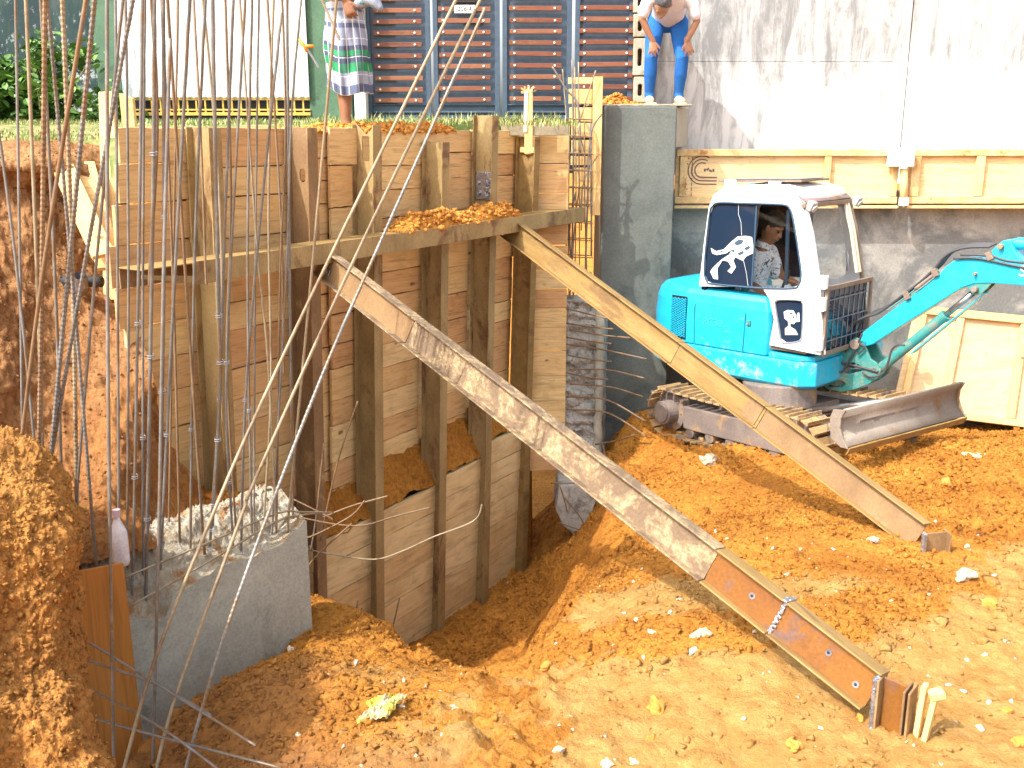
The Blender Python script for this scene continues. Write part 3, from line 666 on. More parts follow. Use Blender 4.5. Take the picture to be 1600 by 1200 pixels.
pl = MB().box((0,0,0), (x1-x0, .006, .075)).build('number_plate', M['white'], loc=((x0+x1)/2, GY_-.045, z)); rel(pl, GT)
text_mesh('256-4', .062, Matrix.Translation((0, -.005, 0)) @ Matrix.Rotation(R(90), 4, 'X'), M['black'], pl, 'lettering', .001)
z = atY(720, 2, GY_).z
o = MB().box(((x0+x1)/2, GY_-.012, z+.01), (.22, .03, .05)).build('letter_slot', M['black'], bevel=.003); rel(o, GT)

# hollow block pillar
PB = empty('block_pillar', (atY(1000, 100, 10.8).x, 10.8, .2), 'rough column of hollow concrete blocks between gate and white wall', 'pillar')
for i, (va, vb) in enumerate(((-60, -20), (-18, 20), (22, 58), (60, 118), (120, 160))):
    x0 = atY(990.5, va, 10.7).x; x1 = atY(1012, va, 10.7).x; z0 = atY(1000, vb, 10.7).z; z1 = atY(1000, va, 10.7).z
    M4 = Matrix.Translation((x0, 10.68, z0)); wd = x1-x0; ht = z1-z0
    rel(holed_plate('block', [(0,0), (wd,0), (wd,ht), (0,ht)], [rrect(wd*.3, ht*.25, wd*.62, ht*.72, .02)], .22, M4, M['blockpil'], None, .008), PB)
rel(MB().box((atY(1001,0,10.9).x, 10.98, 1.2), (.16, .12, 2.2)).build('core', M['blockpil']), PB)

# ================================================================== WHITE WALL, COLUMN, LOWER WALL
xw0 = atY(1010, 100, 11.3).x; xs = atY(1421, 100, 11.3).x
WW = empty('white_wall', (4, 11.3, -.3), 'tall white rendered wall with grey mould streaks', 'wall')
zl = atY(1200, 97, 11.3).z
mb = MB(); mb.box(((xw0+xs)/2-.006, 11.46, (zl-.5)/2), (xs-xw0-.012, .3, zl+.5)); mb.box(((xw0+xs)/2-.006, 11.465, (zl+3.2)/2), (xs-xw0-.012, .3, 3.2-zl-.006))
mb.box((xs+2.6, 11.475, 1.3), (5.2, .3, 3.8))
rel(mb.build('render', M['whitewall'], bevel=.006), WW)
# dark cement column
zc = atY(1000, 166, 10.3).z; cx0 = atY(943, 200, 10.3).x; cx1 = atY(1057, 200, 10.3).x; cx2 = atY(1076, 180, 10.95).x
CL = empty('cement_column', ((cx0+cx1)/2, 10.3, -4), 'dark grey freshly plastered cement column under the man in blue jeans', 'column')
o = MB().prism([(cx0, 10.3), (cx1, 10.3), (cx1, 11.2), (cx0, 11.2)], (0,0,-4.4), (1,0,0), (0,1,0), (0,0,1), zc+4.4).build('shaft', M['darkcem'], bevel=.012); rel(o, CL)
zf = atY(1060, 229, 10.8).z
o = MB().prism([(cx1+.002, 10.31), (cx2, 10.95), (cx2, 11.2), (cx1+.002, 11.2)], (0,0,zf), (1,0,0), (0,1,0), (0,0,1), zc-.01-zf).build('side_face', M['cempale'], bevel=.008); rel(o, CL)
o = MB().box(((cx0+cx1)/2, 10.74, zc+.012), (cx1-cx0+.3, .85, .02)).build('cap', M['chipped'], bevel=.006); rel(o, CL)
LW = MB().box((cx1+4, 11.05, -2.6), (8, .3, 3.9)).build('retaining_wall', M['cement'], bevel=.01); tag(LW, 'grey cement retaining wall below the formwork, behind the excavator', 'wall')
p = atY(1324, 345, 10.9)
PH = MB(); PH.tube([(p.x, 10.93, p.z), (p.x, 10.86, p.z)], .06, 20, False, [.055, .055]); PH.tube([(p.x, 10.86, p.z), (p.x, 10.86, p.z)], .06, 20, False, [.055, .075]); PH.tube([(p.x, 10.86, p.z), (p.x, 10.905, p.z)], .07, 20, False, [.075, .078])
o = PH.build('weep_pipe', M['white'], smooth=True); tag(o, 'short white drain pipe mouth in the grey retaining wall, right of the cab', 'pipe')
MB().cyl((p.x, 10.895, p.z), (p.x, 10.89, p.z), .055, 20).build('bore', M['black'], o)

# upper formwork
def formwork(name, u0, u1, label, studs, Yf=10.72, vt=233, vb=318):
    zt = atY(1200, vt, Yf).z; zb_ = atY(1200, vb, Yf).z; x0 = atY(u0, 280, Yf).x; x1 = atY(u1, 280, Yf).x
    F = empty(name, (x0, Yf, zb_), label, 'formwork', 'timber formwork along the white wall')
    rel(MB().box(((x0+x1)/2, Yf+.06, (zt+zb_)/2), (x1-x0, .03, zt-zb_-.004)).build('plywood', M['formply'], bevel=.002), F)
    for zz in (zt-.035, zb_+.035): rel(MB().box(((x0+x1)/2, Yf+.02, zz), (x1-x0+.006, .05, .07)).build('rail', M['formedge'], bevel=.005), F)
    for su, sw in studs:
        x = atY(su, 280, Yf).x; rel(MB().box((x, Yf+.018, (zt+zb_)/2), (sw, .048, zt-zb_-.15)).build('stud', M['formedge'], bevel=.004), F)
    rel(MB().box(((x0+x1)/2, Yf+.01, zb_-.035), (x1-x0+.02, .10, .028)).build('ledge', M['formedge'], bevel=.004), F)
    return F, x0, x1, zt, zb_
F1, fx0, fx1, fzt, fzb = formwork('wall_formwork', 1056, 1404, 'left length of timber formwork under the white wall with a stencilled arc mark', [(1067, .07), (1292, .07), (1398, .06)])
F2, _, _, _, _ = formwork('wall_formwork', 1420, 1760, 'right length of timber formwork under the white wall, cleaner and paler', [(1430, .09), (1530, .09), (1650, .08)])
# stencil on the first panel
st = MB(); pc = atY(1098, 266, 10.72); yy = 10.775-.003
st_y = 10.72+.042
for r_ in (.075, .11, .145):
    pts = [(pc.x+r_*math.cos(R(a)), pc.z+r_*math.sin(R(a))) for a in range(60, 275, 12)]
    pts.append((pc.x+.16, pc.z-r_))
    for a, b in zip(pts[:-1], pts[1:]): st.bar((a[0], st_y, a[1]), (b[0], st_y, b[1]), .004, .009, (0, -1, 0)) if 0 else st.bar((a[0], st_y, a[1]), (b[0], st_y, b[1]), .012, .003, (0, -1, 0))
for k in range(9):
    zz = atY(1080, 248+k*8, 10.72).z; st.box((atY(1082, 280, 10.72).x, st_y, zz), (.008, .003, .035))
    st.box((atY(1074, 280, 10.72).x+random.uniform(-.02, .02), st_y, zz), (.012, .003, .012))
for k in range(4): st.box((pc.x+.03+k*.03, st_y, pc.z+.01*math.sin(k*2)), (.02, .003, .03), Matrix.Rotation(k, 3, 'Y'))
_o = rel(st.build('stencil', plain('stencil_ink', (.16, .10, .09), .8)), F1); _o['kind'] = 'stuff'
p = atY(1411, 246, 10.6); o = MB().box((p.x, 10.66, p.z+.0), (.24, .14, .19)).build('junction_box', M['white'], bevel=.01); tag(o, 'white square block fixed over the joint between the two formwork lengths', 'block')
p0 = atY(1412, 264, 10.66); p1 = atY(1412, 318, 10.66); o = MB().cyl(p0, p1, .04, 14).build('down_pipe', M['formedge'], smooth=True); tag(o, 'short vertical pipe below the white block', 'pipe')
MB().cyl(p1+Vector((0,0,.06)), p1-Vector((0,0,.02)), .052, 14).build('socket', M['white'], o)

# lower leaning plywood panel at right
TL = atY(1430, 478, 10.80); TR = atY(1780, 512, 10.80); BR = atY(1770, 690, 10.50); BLc = atY(1392, 642, 10.50)
def bl(a, b, off=0):
    p = TL.lerp(TR, a).lerp(BLc.lerp(BR, a), b); nrm = (BLc-TL).cross(TR-TL).normalized()
    if nrm.y > 0: nrm = -nrm
    return p+nrm*off
PF = empty('plywood_shutter', tuple(BLc), 'big pale plywood shutter with timber studs leaning on the retaining wall behind the blade', 'formwork')
up_ = (bl(0,0,1)-bl(0,0,0))
rel(MB().add([bl(a, b, o_) for o_ in (0, .018) for a, b in ((0,0), (1,0), (1,1), (0,1))], [(0,1,2,3), (4,5,6,7), (0,1,5,4), (1,2,6,5), (2,3,7,6), (3,0,4,7)]).build('sheet', M['plyL']), PF)
for a in (.035, .20, .48, .80): rel(MB().bar(bl(a, .075, .042), bl(a, .93, .042), .075, .045, up_).build('stud', M['pineZ'], bevel=.004), PF)
for b, t_ in ((.035, .085), (.965, .075)): rel(MB().bar(bl(-.01, b, .044), bl(1, b, .044), t_, .05, up_).build('rail', M['pine'], bevel=.004), PF)

# ================================================================== PILES
def ibeam(mb, L, wdt=.10, dep=.20, tf=.009, tw=.007, axis='z'):
    """I section: flange width along x, depth along y, length along z (0..-L)"""
    for y in (tf/2, dep-tf/2): mb.box((0, y, -L/2), (wdt, tf, L))
    mb.box((0, dep/2, -L/2), (tw, dep-2*tf, L)); return mb
pile_desc = ['mustard brown with a cracked top, left of the first bay', 'dark rusty with a round hole near its top', 'with a ragged burnt slot at the top',
             'cut shorter than its neighbours, below the soil ridge', 'speckled, standing tallest above the boards with welds at the waler', 'yellow painted, capped by the wooden stake']
tops = [.0, .0, .02, -.11, .10, -.08]
for i, s in enumerate(PS):
    u, v = PU[i]
    ztop = tops[i]; L = 4.6+ztop
    Pm = bpy.data.objects.new('steel_pile', None); COL.objects.link(Pm); Pm.matrix_basis = wallM(s, 0, ztop)
    tag(Pm, 'upright steel H pile '+pile_desc[i], 'steel pile', 'steel piles of the shoring wall')
    mt = [M['steel'], M['steel2'], M['steel'], M['steel'], M['steel'], M['strutA']][i]
    b = MB()
    for y in (.0045, .1955): b.box((0, y, -L/2), (.10, .009, L))
    b.build('flange', mt, Pm, bevel=.002)
    zs_ = [0, -.04, -.5, -1.1, -1.6, -L]; wr = MB()
    if i == 1:
        hp = rrect(.07, -.36, .12, -.27, .024)
        holed_plate('web', [(.009, 0), (.191, 0), (.191, -L), (.009, -L)], [hp], .008, Matrix.Rotation(R(90), 4, 'Z') @ Matrix.Translation((0, -.004, 0)), mt, Pm, 0)
    elif i == 2:
        hp = rrect(.07, -.26, .14, -.08, .012)
        holed_plate('web', [(.009, 0), (.05, -.03), (.1, -.07), (.15, -.03), (.191, 0), (.191, -L), (.009, -L)], [hp], .008, Matrix.Rotation(R(90), 4, 'Z') @ Matrix.Translation((0, -.004, 0)), mt, Pm, 0)
    else:
        wr.box((0, .1, -L/2), (.007, .182, L)); wr.build('web', mt, Pm)
    if i == 4:
        k = MB()
        for q in range(14): k.box((-.02, random.uniform(.02, .18), -.6+random.uniform(-.1, .12)), (.03, .03, .03), Matrix.Rotation(q, 3, 'X'))
        k.box((-.012, .10, -.59), (.012, .17, .24)); k.build('weld_bead', M['weld'], Pm, bevel=.008)
    if i == 5: MB().box((-.01, .09, -.12), (.03, .17, .05)).build('strap', M['pine'], Pm, bevel=.004)

# ================================================================== LAGGING BOARDS
ORD = ['top', 'second', 'third', 'fourth', 'fifth', 'sixth', 'seventh', 'eighth', 'ninth', 'tenth', 'eleventh', 'twelfth', 'thirteenth', 'fourteenth', 'fifteenth', 'sixteenth', 'seventeenth', 'eighteenth']
def board(s0, s1, t, z1, z0, mat, label, group, tilt=0, th=.028, warp=.004):
    L = s1-s0; h = z1-z0; mb = MB(); n_ = 6; rows = []
    rag = [random.uniform(-warp, warp) for _ in range(n_+1)]; rag2 = [random.uniform(-warp, warp) for _ in range(n_+1)]
    e0 = random.uniform(-.006, .006); vs = []
    for i in range(n_+1):
        x = -L/2+L*i/n_
        for (y, zz) in ((0, -h/2+rag[i]), (0, h/2+rag2[i]), (th, h/2+rag2[i]), (th, -h/2+rag[i])): vs.append((x+(e0 if i in (0, n_) else 0), y, zz))
    fs = [(0,1,2,3), tuple(4*n_+k for k in (3,2,1,0))]
    for i in range(n_):
        for k in range(4): a = 4*i+k; b = 4*i+(k+1) % 4; fs.append((a, b, b+4, a+4))
    mb.add(vs, fs)
    o = mb.build('lagging_board', mat, bevel=.003, seg=1, M=wallM((s0+s1)/2, t, (z0+z1)/2, tilt)); tag(o, label, 'board', group); return o
GRP = 'timber lagging boards of the shoring wall'
LE = sorted([s_at(u, v, TB_)[::-1] for TB_ in (-.205,) for u, v in ((184,205),(184,300),(188,460),(200,500),(212,545),(230,600),(246,660),(268,720),(300,780))])
def left_end(z): return float(np.interp(z, [a for a, b in LE], [b for a, b in LE]))
def heights(z1, zend, lo, hi):
    out = []; z = z1
    while z > zend+.05: h = random.uniform(lo, hi); out.append((z, z-h)); z -= h+random.uniform(.003, .010)
    return out
TB = -.205
bays = [(-9, PS[0]+.0, 'left of the first steel pile', .0, -2.6, .17, .28), (PS[0], PS[1], 'between the first and second steel piles', .0, -2.7, .17, .28),
        (PS[2], PS[3], 'between the third and fourth steel piles', -.02, -3.05, .17, .27), (PS[3], PS[4], 'between the fourth and fifth steel piles', -.02, -3.0, .17, .27),
        (PS[4], PS[5], 'between the fifth and sixth steel piles', -.02, -2.95, .17, .26)]
for s0, s1, bn, zt_, ze, lo, hi in bays:
    for k, (a, b) in enumerate(heights(zt_, ze, lo, hi)):
        if s0 < -.5:  sa = left_end((a+b)/2)+random.uniform(-.03, .03)
        else: sa = s0-.02
        board(sa, s1+.02, TB+.004+random.uniform(0, .012)-.03, a, b, M['board'], '%s wooden board from the top %s' % (ORD[k] if k else 'first', bn), GRP, random.uniform(-.006, .006))
# bay 2-3 is made of two overlapping stacks
sm = s_at(519, 400, TB)[0]
for k, (a, b) in enumerate(heights(0, -3.1, .15, .24)):
    board(PS[1]-.02, sm+.03, TB-.034, a, b, M['board'], '%s short recessed board from the top, just right of the second pile' % (ORD[k] if k else 'first'), GRP)
for k, (a, b) in enumerate(heights(.0, -3.05, .16, .30)):
    board(sm-.01+random.uniform(-.012, .012), PS[2]+.02, TB+.018, a, b, M['board'], '%s proud board from the top, just left of the third pile' % (ORD[k] if k else 'first'), GRP)
# lower tier in front, behind the front flanges
for bi, (s0, s1, bn, zt_) in enumerate([(PS[1]-.05, PS[2], 'second and third', -3.02), (PS[2], PS[3], 'third and fourth', -3.02), (PS[3], PS[4], 'fourth and fifth', -2.98), (PS[4], PS[5]+.03, 'fifth and sixth', -2.86)]):
    for k, (a, b) in enumerate(heights(zt_, -4.55, .19, .27)):
        board(s0, s1, -.014, a, b, M['board2'], '%s board from the top of the lower tier, between the %s piles' % (ORD[k] if k else 'first', bn), GRP, random.uniform(-.008, .008), .035)
# return bay facing the camera, right of the last pile
q0 = W(PS[5], -.2, 0); xr0 = q0.x-.05; xr1 = atY(887, 400, q0.y+.08).x
for k, (a, b) in enumerate(heights(-.06, -3.3, .16, .27)):
    o = MB().box((0,0,0), (xr1-xr0, .03, a-b)).build('lagging_board', M['board'], bevel=.003, loc=((xr0+xr1)/2, q0.y+.10+random.uniform(-.01, .01)+.0, (a+b)/2)); o.rotation_euler = (0, random.uniform(-.012, .012), R(8))
    tag(o, '%s board from the top between the last pile and the rebar cage' % (ORD[k] if k else 'first'), 'board', GRP)
p0 = atY(783, 203, q0.y-.1); p1 = atY(888, 203, q0.y+.0)
o = MB().bar(p0, p1, .03, .10).build('cap_board', mottled('grey_timber', (.30,.26,.17), (.40,.35,.25), None, 6, .8), bevel=.004); tag(o, 'grey weathered cap board on top of the last bay', 'board')

# fill behind the lower tier (soil ledge between tiers)
for s0, s1, zz in ((PS[1], PS[2], -3.0), (PS[2], PS[3], -2.98), (PS[3], PS[4], -2.93), (PS[4], PS[5], -2.82)):
    ls = np.linspace(s0, s1, 50); lt = np.linspace(-.235, -.010, 18); LS, LT = np.meshgrid(ls, lt)
    Z = zz+.30*(1-(LT+.22)/.2)+.03*fbm(LS, LT, 0, 6, 3)+.012*fbm(LS, LT, 0, 25, 2)
    P = np.zeros(LS.shape+(3,))
    for a in range(3): P[..., a] = A0[a]+D[a]*LS+NN[a]*(LT+BAT*(Z+.35))
    P[..., 2] = Z; np_grid_mesh('soil_ledge', P, M['soil2'])['kind'] = 'structure'

_bk = MB(); _L = PS[5]+.1
_bk.box((_L/2-.1, .29, -2.35), (_L+.2, .22, 4.6)); _bk.build('retained_soil', M['soil2'], M=wallM(0, -.13, -.06))['kind'] = 'structure'
_bk = MB(); _L2 = PS[5]-PS[1]; _bk.box((_L2/2, .07, -.85), (_L2, .08, 1.6)); _bk.build('retained_soil', M['soil2'], M=wallM(PS[1], -.04, -3.08))['kind'] = 'structure'
# soil ridge along the top of the boards
def ridge(name, s0, s1, tc, wd, z0, hgt, label, mat=None, nclod=700, seed=1, csz=.02):
    ls = np.linspace(s0, s1, int((s1-s0)/.012)); lt = np.linspace(-1, 1, 22); LS, LT = np.meshgrid(ls, lt)
    env = smooth(s0, s0+.25, LS)*smooth(s1, s1-.15, LS)*(.6+.4*(LS-s0)/(s1-s0)); x = LT*wd/2
    Z = z0+hgt*env*np.clip(1-LT**2, 0, 1)*(1+.35*fbm(LS, x, seed, 5, 3))+.008*fbm(LS, x, seed, 40, 2)-.01*(np.abs(LT) > .95)
    P = np.zeros(LS.shape+(3,))
    for a in range(3): P[..., a] = A0[a]+D[a]*LS+NN[a]*(tc+x+BAT*(z0+.35))
    P[..., 2] = Z; o = np_grid_mesh(name, P, M['soil2']); tag(o, label, 'soil heap', None, 'stuff')
    ii = rng.integers(0, P.shape[0], nclod); jj = rng.integers(0, P.shape[1], nclod)
    q = P[ii, jj]; c = scatter('clods', q, (csz*.3+csz*rng.random(nclod)**2), M['clod'], None, None); c.parent = o
    for kk in ('kind',): 
        if kk in c: del c[kk]
    c['kind'] = 'stuff'
sA = s_at(600, 380)[0]; sB = s_at(792, 345)[0]
ridge('soil_on_waler', sA, sB, .09, .24, -.745, .14, 'crumbly orange soil heaped on the horizontal waler beam')
ridge('soil_on_top', s_at(512, 205)[0], s_at(745, 205)[0], -.36, .30, -.02, .055, 'orange crumbs spilled along the top edge of the timber boards', nclod=900, seed=4)

# ================================================================== WALER
sL = s_at(186, 440)[0]; sR = s_at(886, 330)[0]
WA = bpy.data.objects.new('waler_beam', None); COL.objects.link(WA); WA.matrix_basis = Matrix.Translation(W(sL, .0, -.75)) @ FRW.to_4x4()
tag(WA, 'long horizontal steel waler beam laid flat across the front of the piles', 'steel beam')
L = sR-sL; bat = -BAT*.4
mb = MB(); mb.box((L/2, -.11, -.004), (L-.02, .20, .008)); mb.build('web', M['strutA'], WA, bevel=.002)
cols_ = [(0, .28, M['pine']), (.28, .95, M['steel2']), (.95, 1.55, M['strutA'])]
mb = MB(); mb.prism([(0, -.03), (.35, -.075), (.35, -.12), (.0, -.05)], (0, -.215, 0), (1,0,0), (0,0,1), (0,1,0), .008); mb.box((.35+(L-.35)/2, -.211, -.062), (L-.36, .009, .135)); mb.build('front_flange', M['steel'], WA, bevel=.002)
mb = MB(); mb.box((L/2, -.012, -.062), (L-.02, .009, .12)); mb.build('rear_flange', M['steel2'], WA, bevel=.002)

# ================================================================== STRUTS
def strut(name, p, q, label, mats, joints, welds=None, dep=.19, wdt=.10, roll=0):
    """top flange faces up; web faces the camera side"""
    p = Vector(p); q = Vector(q); x = (q-p).normalized(); y = Vector((0,0,1)).cross(x).normalized(); z = x.cross(y)
    Mx = Matrix((x, y, z)).transposed().to_4x4(); Mx.translation = p
    E_ = bpy.data.objects.new(name, None); COL.objects.link(E_); E_.matrix_basis = Mx @ Matrix.Rotation(roll, 4, 'X'); tag(E_, label, 'steel beam', 'raking steel struts')
    L = (q-p).length; cuts = [0]+[j*L for j in joints]+[L]
    for i in range(len(cuts)-1):
        a, b = cuts[i]+(.003 if i else 0), cuts[i+1]-.003; mt = mats[i]; c = (a+b)/2
        MB().box((c, 0, 0), (b-a, .008, dep-.018)).build('web', mt[0], E_)
        k = MB(); n_ = max(2, int((b-a)/.12))
        for zz in (dep/2-.004, -dep/2+.004):
            rows = []
            for hz in (-.0045, .0045):
                rows.append([(a+(b-a)*t/n_, -wdt/2+random.uniform(-.001, .001), zz+hz) for t in range(n_+1)]); rows.append([(a+(b-a)*t/n_, wdt/2, zz+hz) for t in range(n_+1)])
            k.box((c, 0, zz), (b-a, wdt, .009))
        k.build('flange', mt[1], E_, bevel=.003)
    for j in (joints if welds is None else welds):
        k = MB(); xx = j*L
        for t in range(26): k.box((xx+random.uniform(-.006, .006), -.006-random.random()*.004, -dep/2+dep*t/25), (.022, .012, .012), Matrix.Rotation(t, 3, 'Y'))
        for t in range(14): k.box((xx+random.uniform(-.006, .006), -wdt/2+wdt*t/13, dep/2+.002), (.022, .012, .01), Matrix.Rotation(t, 3, 'Z'))
        k.build('weld_seam', M['weld'], E_, bevel=.003)
    return E_, L
# near strut
p = atY(500, 406, W(s_at(506, 420)[0], .18, -.9).y-.02); q = atZ(1368, 1080, -2.32)
S1, L1 = strut('raking_strut', p, q, 'nearer raking strut, flaking cream then clean rust brown, its foot at lower right', [(M['steel2'], M['scale']), (M['scale'], M['scale']), (M['brightrust'], M['strutA']), (M['brightrust'], M['strutA'])], (.24, .795, .885), welds=(.885,), roll=R(-14))
k = MB()
for xx, zz in ((.09, .0), (.14, -.03)):
    k.tube([(xx+.018*math.cos(a*.6), -.012, zz+.018*math.sin(a*.6)) for a in range(11)], .006, 6)
k.build('bolt_boss', M['weld'], S1, smooth=True)
k = MB()
for fr_, zz in ((.85, .0), (.945, .01), (.982, -.03)): k.cyl((fr_*L1, -.004, zz), (fr_*L1, -.0065, zz), .016, 14)
k.build('ground_spot', M['weld'], S1); k = MB()
for fr_, zz in ((.85, .0), (.945, .01), (.982, -.03)): k.cyl((fr_*L1, -.006, zz), (fr_*L1, -.008, zz), .007, 10)
k.build('bolt_hole', M['black'], S1)
# foot of near strut: a welded short stub that turns vertical
f0 = atZ(1372, 1085, -2.33)
FT = empty('strut_foot', (0,0,0)); del FT
z_ax = Vector((0,0,1)); fx_ = (atZ(1440, 1108, -2.33)-f0); fx_.z = -.02; fx_.normalize()
Mf = S1.matrix_basis.inverted()
def add_world(mb, name, mat, parent, bevel=.003, smooth=False):
    o_ = mb.build(name, mat, parent, bevel=bevel, smooth=smooth); o_.matrix_basis = parent.matrix_basis.inverted(); return o_
fy_ = Vector((0,0,1)).cross(fx_).normalized(); Lf = .095
for nm, off, th_ in (('foot_web', 0, .008),):
    c = f0+fx_*(Lf/2+.02)+Vector((0,0,-.065)); add_world(MB().box(c, (Lf, .008, .32), Matrix((fx_, fy_, z_ax)).transposed()), nm, M['brightrust'], S1)
for xo in (.012, Lf+.025, Lf+.045):
    c = f0+fx_*xo+Vector((0,0,-.06)); add_world(MB().box(c, (.010, .11, .31), Matrix((fx_, fy_, z_ax)).transposed()), 'foot_plate', M['steel2'], S1)
k = MB()
for t in range(18): k.box(f0+fx_*.0+fy_*(-.045)+Vector((0,0,.08-.26*t/17)), (.024, .024, .018), Matrix.Rotation(t*1.3, 3, 'Y'))
for t in range(10): k.box(f0+fy_*(-.05+.1*t/9)+Vector((0,0,.085)), (.028, .016, .018), Matrix.Rotation(t*1.3, 3, 'Y'))
add_world(k, 'foot_weld', M['weld'], S1)
ws = f0+fx_*(Lf+.075)
for i, (dx, h, tl, lab) in enumerate(((0, .28, .015, 'pale wooden wedge hammered in right behind the strut foot'), (.032, .25, .03, 'second pale wooden wedge, shorter with a mushroomed head, outermost at the strut foot'))):
    b0 = ws+fx_*dx; b0.z = -2.50
    k = MB().bar(b0, b0+Vector((tl, 0, h+.0)), .045, .022, fx_)
    if i: k.bar(b0+Vector((tl-.03, 0, h-.01)), b0+Vector((tl+.03, 0, h+.004)), .05, .03, z_ax)
    o = k.build('wooden_wedge', M['pineZ'], bevel=.003); tag(o, lab, 'wedge', 'wedges at the strut foot')
# far strut
p = atY(793, 354, W(s_at(797, 345)[0], .20, -.9).y-.02); q = atZ(1438, 838, -2.42)
S2, L2 = strut('raking_strut', p, q, 'farther raking strut in mustard paint crossing in front of the excavator', [(M['strutA'], M['strutA']), (M['strutA'], M['strutA']), (M['steel2'], M['strutA'])], (.50, .70), welds=(), roll=R(-14))
MB().box((.68*L2, -.007, 0), (.13, .008, .15)).build('splice_plate', M['steel2'], S2, bevel=.002)
k = MB()
for t in range(10): k.box((.0+random.uniform(-.03, .05), -.03, .09-random.uniform(-.02, .06)), (.03, .04, .03), Matrix.Rotation(t, 3, 'X'))
k.box((.03, -.02, .06), (.05, .09, .10)); k.build('top_weld', M['weld'], S2, bevel=.005)
fe = atZ(1445, 850, -2.42); k = MB(); k.box(fe+Vector((.06, .01, 0)), (.16, .01, .14), Matrix.Rotation(R(12), 3, 'Z')); k.box(fe+Vector((.14, .02, 0)), (.01, .1, .14)); add_world(k, 'foot_web', M['steel2'], S2)
k = MB(); [k.box(fe+Vector((-.02, -.03, .07-.14*t/9)), (.025, .03, .02), Matrix.Rotation(t, 3, 'Y')) for t in range(10)]; add_world(k, 'foot_weld', M['weld'], S2)

# ================================================================== CONCRETE BLOCK (pile cap) + plywood
CB = bpy.data.objects.new('pile_cap', None); COL.objects.link(CB); CB.matrix_basis = Matrix.Translation((BN.x, BN.y, -3.6)) @ Matrix((BD, -BNrm, Vector((0,0,1)))).transposed().to_4x4()
tag(CB, 'grey concrete cap block with a broken cream edge carrying the tall rebars', 'concrete block')
def zface(u, v):
    p = atP(u, v, BN, BNrm); return (p-BN).dot(BD), p.z+3.6
chip = [zface(u, v) for u, v in ((198,968),(225,962),(255,972),(272,930),(300,915),(330,893),(360,880),(400,870),(440,850),(475,815))]
chip = [(-.12, chip[0][1])]+chip; cs = np.array(chip); cs = cs[np.argsort(cs[:,0])]
sxx = np.linspace(-.10, BL+.005, 190); zc1 = np.interp(sxx, cs[:,0], cs[:,1])+.012*fbm(sxx, sxx*0, 0, 14, 3)
mb = MB(); mb.grid([[(a, 0, 0) for a in sxx], [(a, 0, z) for a, z in zip(sxx, zc1)]])
e1 = sxx[-1]; zz1 = zc1[-1]; mb.add([(e1,0,0), (e1,0,zz1), (e1,.34,zz1), (e1,.34,0)], [(0,1,2,3)]); mb.add([(sxx[0],0,0), (sxx[0],0,zc1[0]), (sxx[0],.34,zc1[0]), (sxx[0],.34,0)], [(0,1,2,3)])
o = mb.build('cast_face', M['concrete'], CB)
kk = np.linspace(0, 1, 70); SS, KK = np.meshgrid(sxx, kk)
top = 3.6-2.13+.0*SS; Z1 = np.interp(SS, sxx, zc1)
prof = smooth(0, .72, KK)
ZZ = Z1+(np.maximum(top, Z1+.03)-Z1)*prof+.020*fbm(SS, KK*.36, 0, 9, 3)*np.minimum(1, KK*5)+.020*np.abs(fbm(SS, KK*.36, 4, 30, 4, .7))*np.minimum(1, KK*5); YY = KK*.36+.015*fbm(SS, KK, 7, 12, 3)*np.minimum(1, KK*6)
ZZ = ZZ-2.0*(KK > .985)
o = np_grid_mesh('broken_edge', np.dstack([SS, YY, ZZ]), M['chipped']); o.parent = CB
# brown plywood panel at the block's near end
p0 = atY(122, 868, 4.28); p1 = atY(193, 880, 4.42)
pa = Vector((p0.x, p0.y, 0)); pb = Vector((p1.x, p1.y, 0)); xd = (pb-pa).normalized(); yd = Vector((-xd.y, xd.x, 0))
m4 = Matrix((xd, yd, Vector((0,0,1)))).transposed().to_4x4(); m4.translation = pb
Lp = (pb-pa).length+.25
o = MB().prism([(0, p1.z), (-Lp, p1.z+.05), (-Lp, -3.8), (.012, -3.8)], (0,0,0), (1,0,0), (0,0,1), (0,1,0), .018).build('plywood_board', M['brownply'], bevel=.002, M=m4); tag(o, 'orange brown plywood sheet upright at the near end of the concrete block', 'plywood')

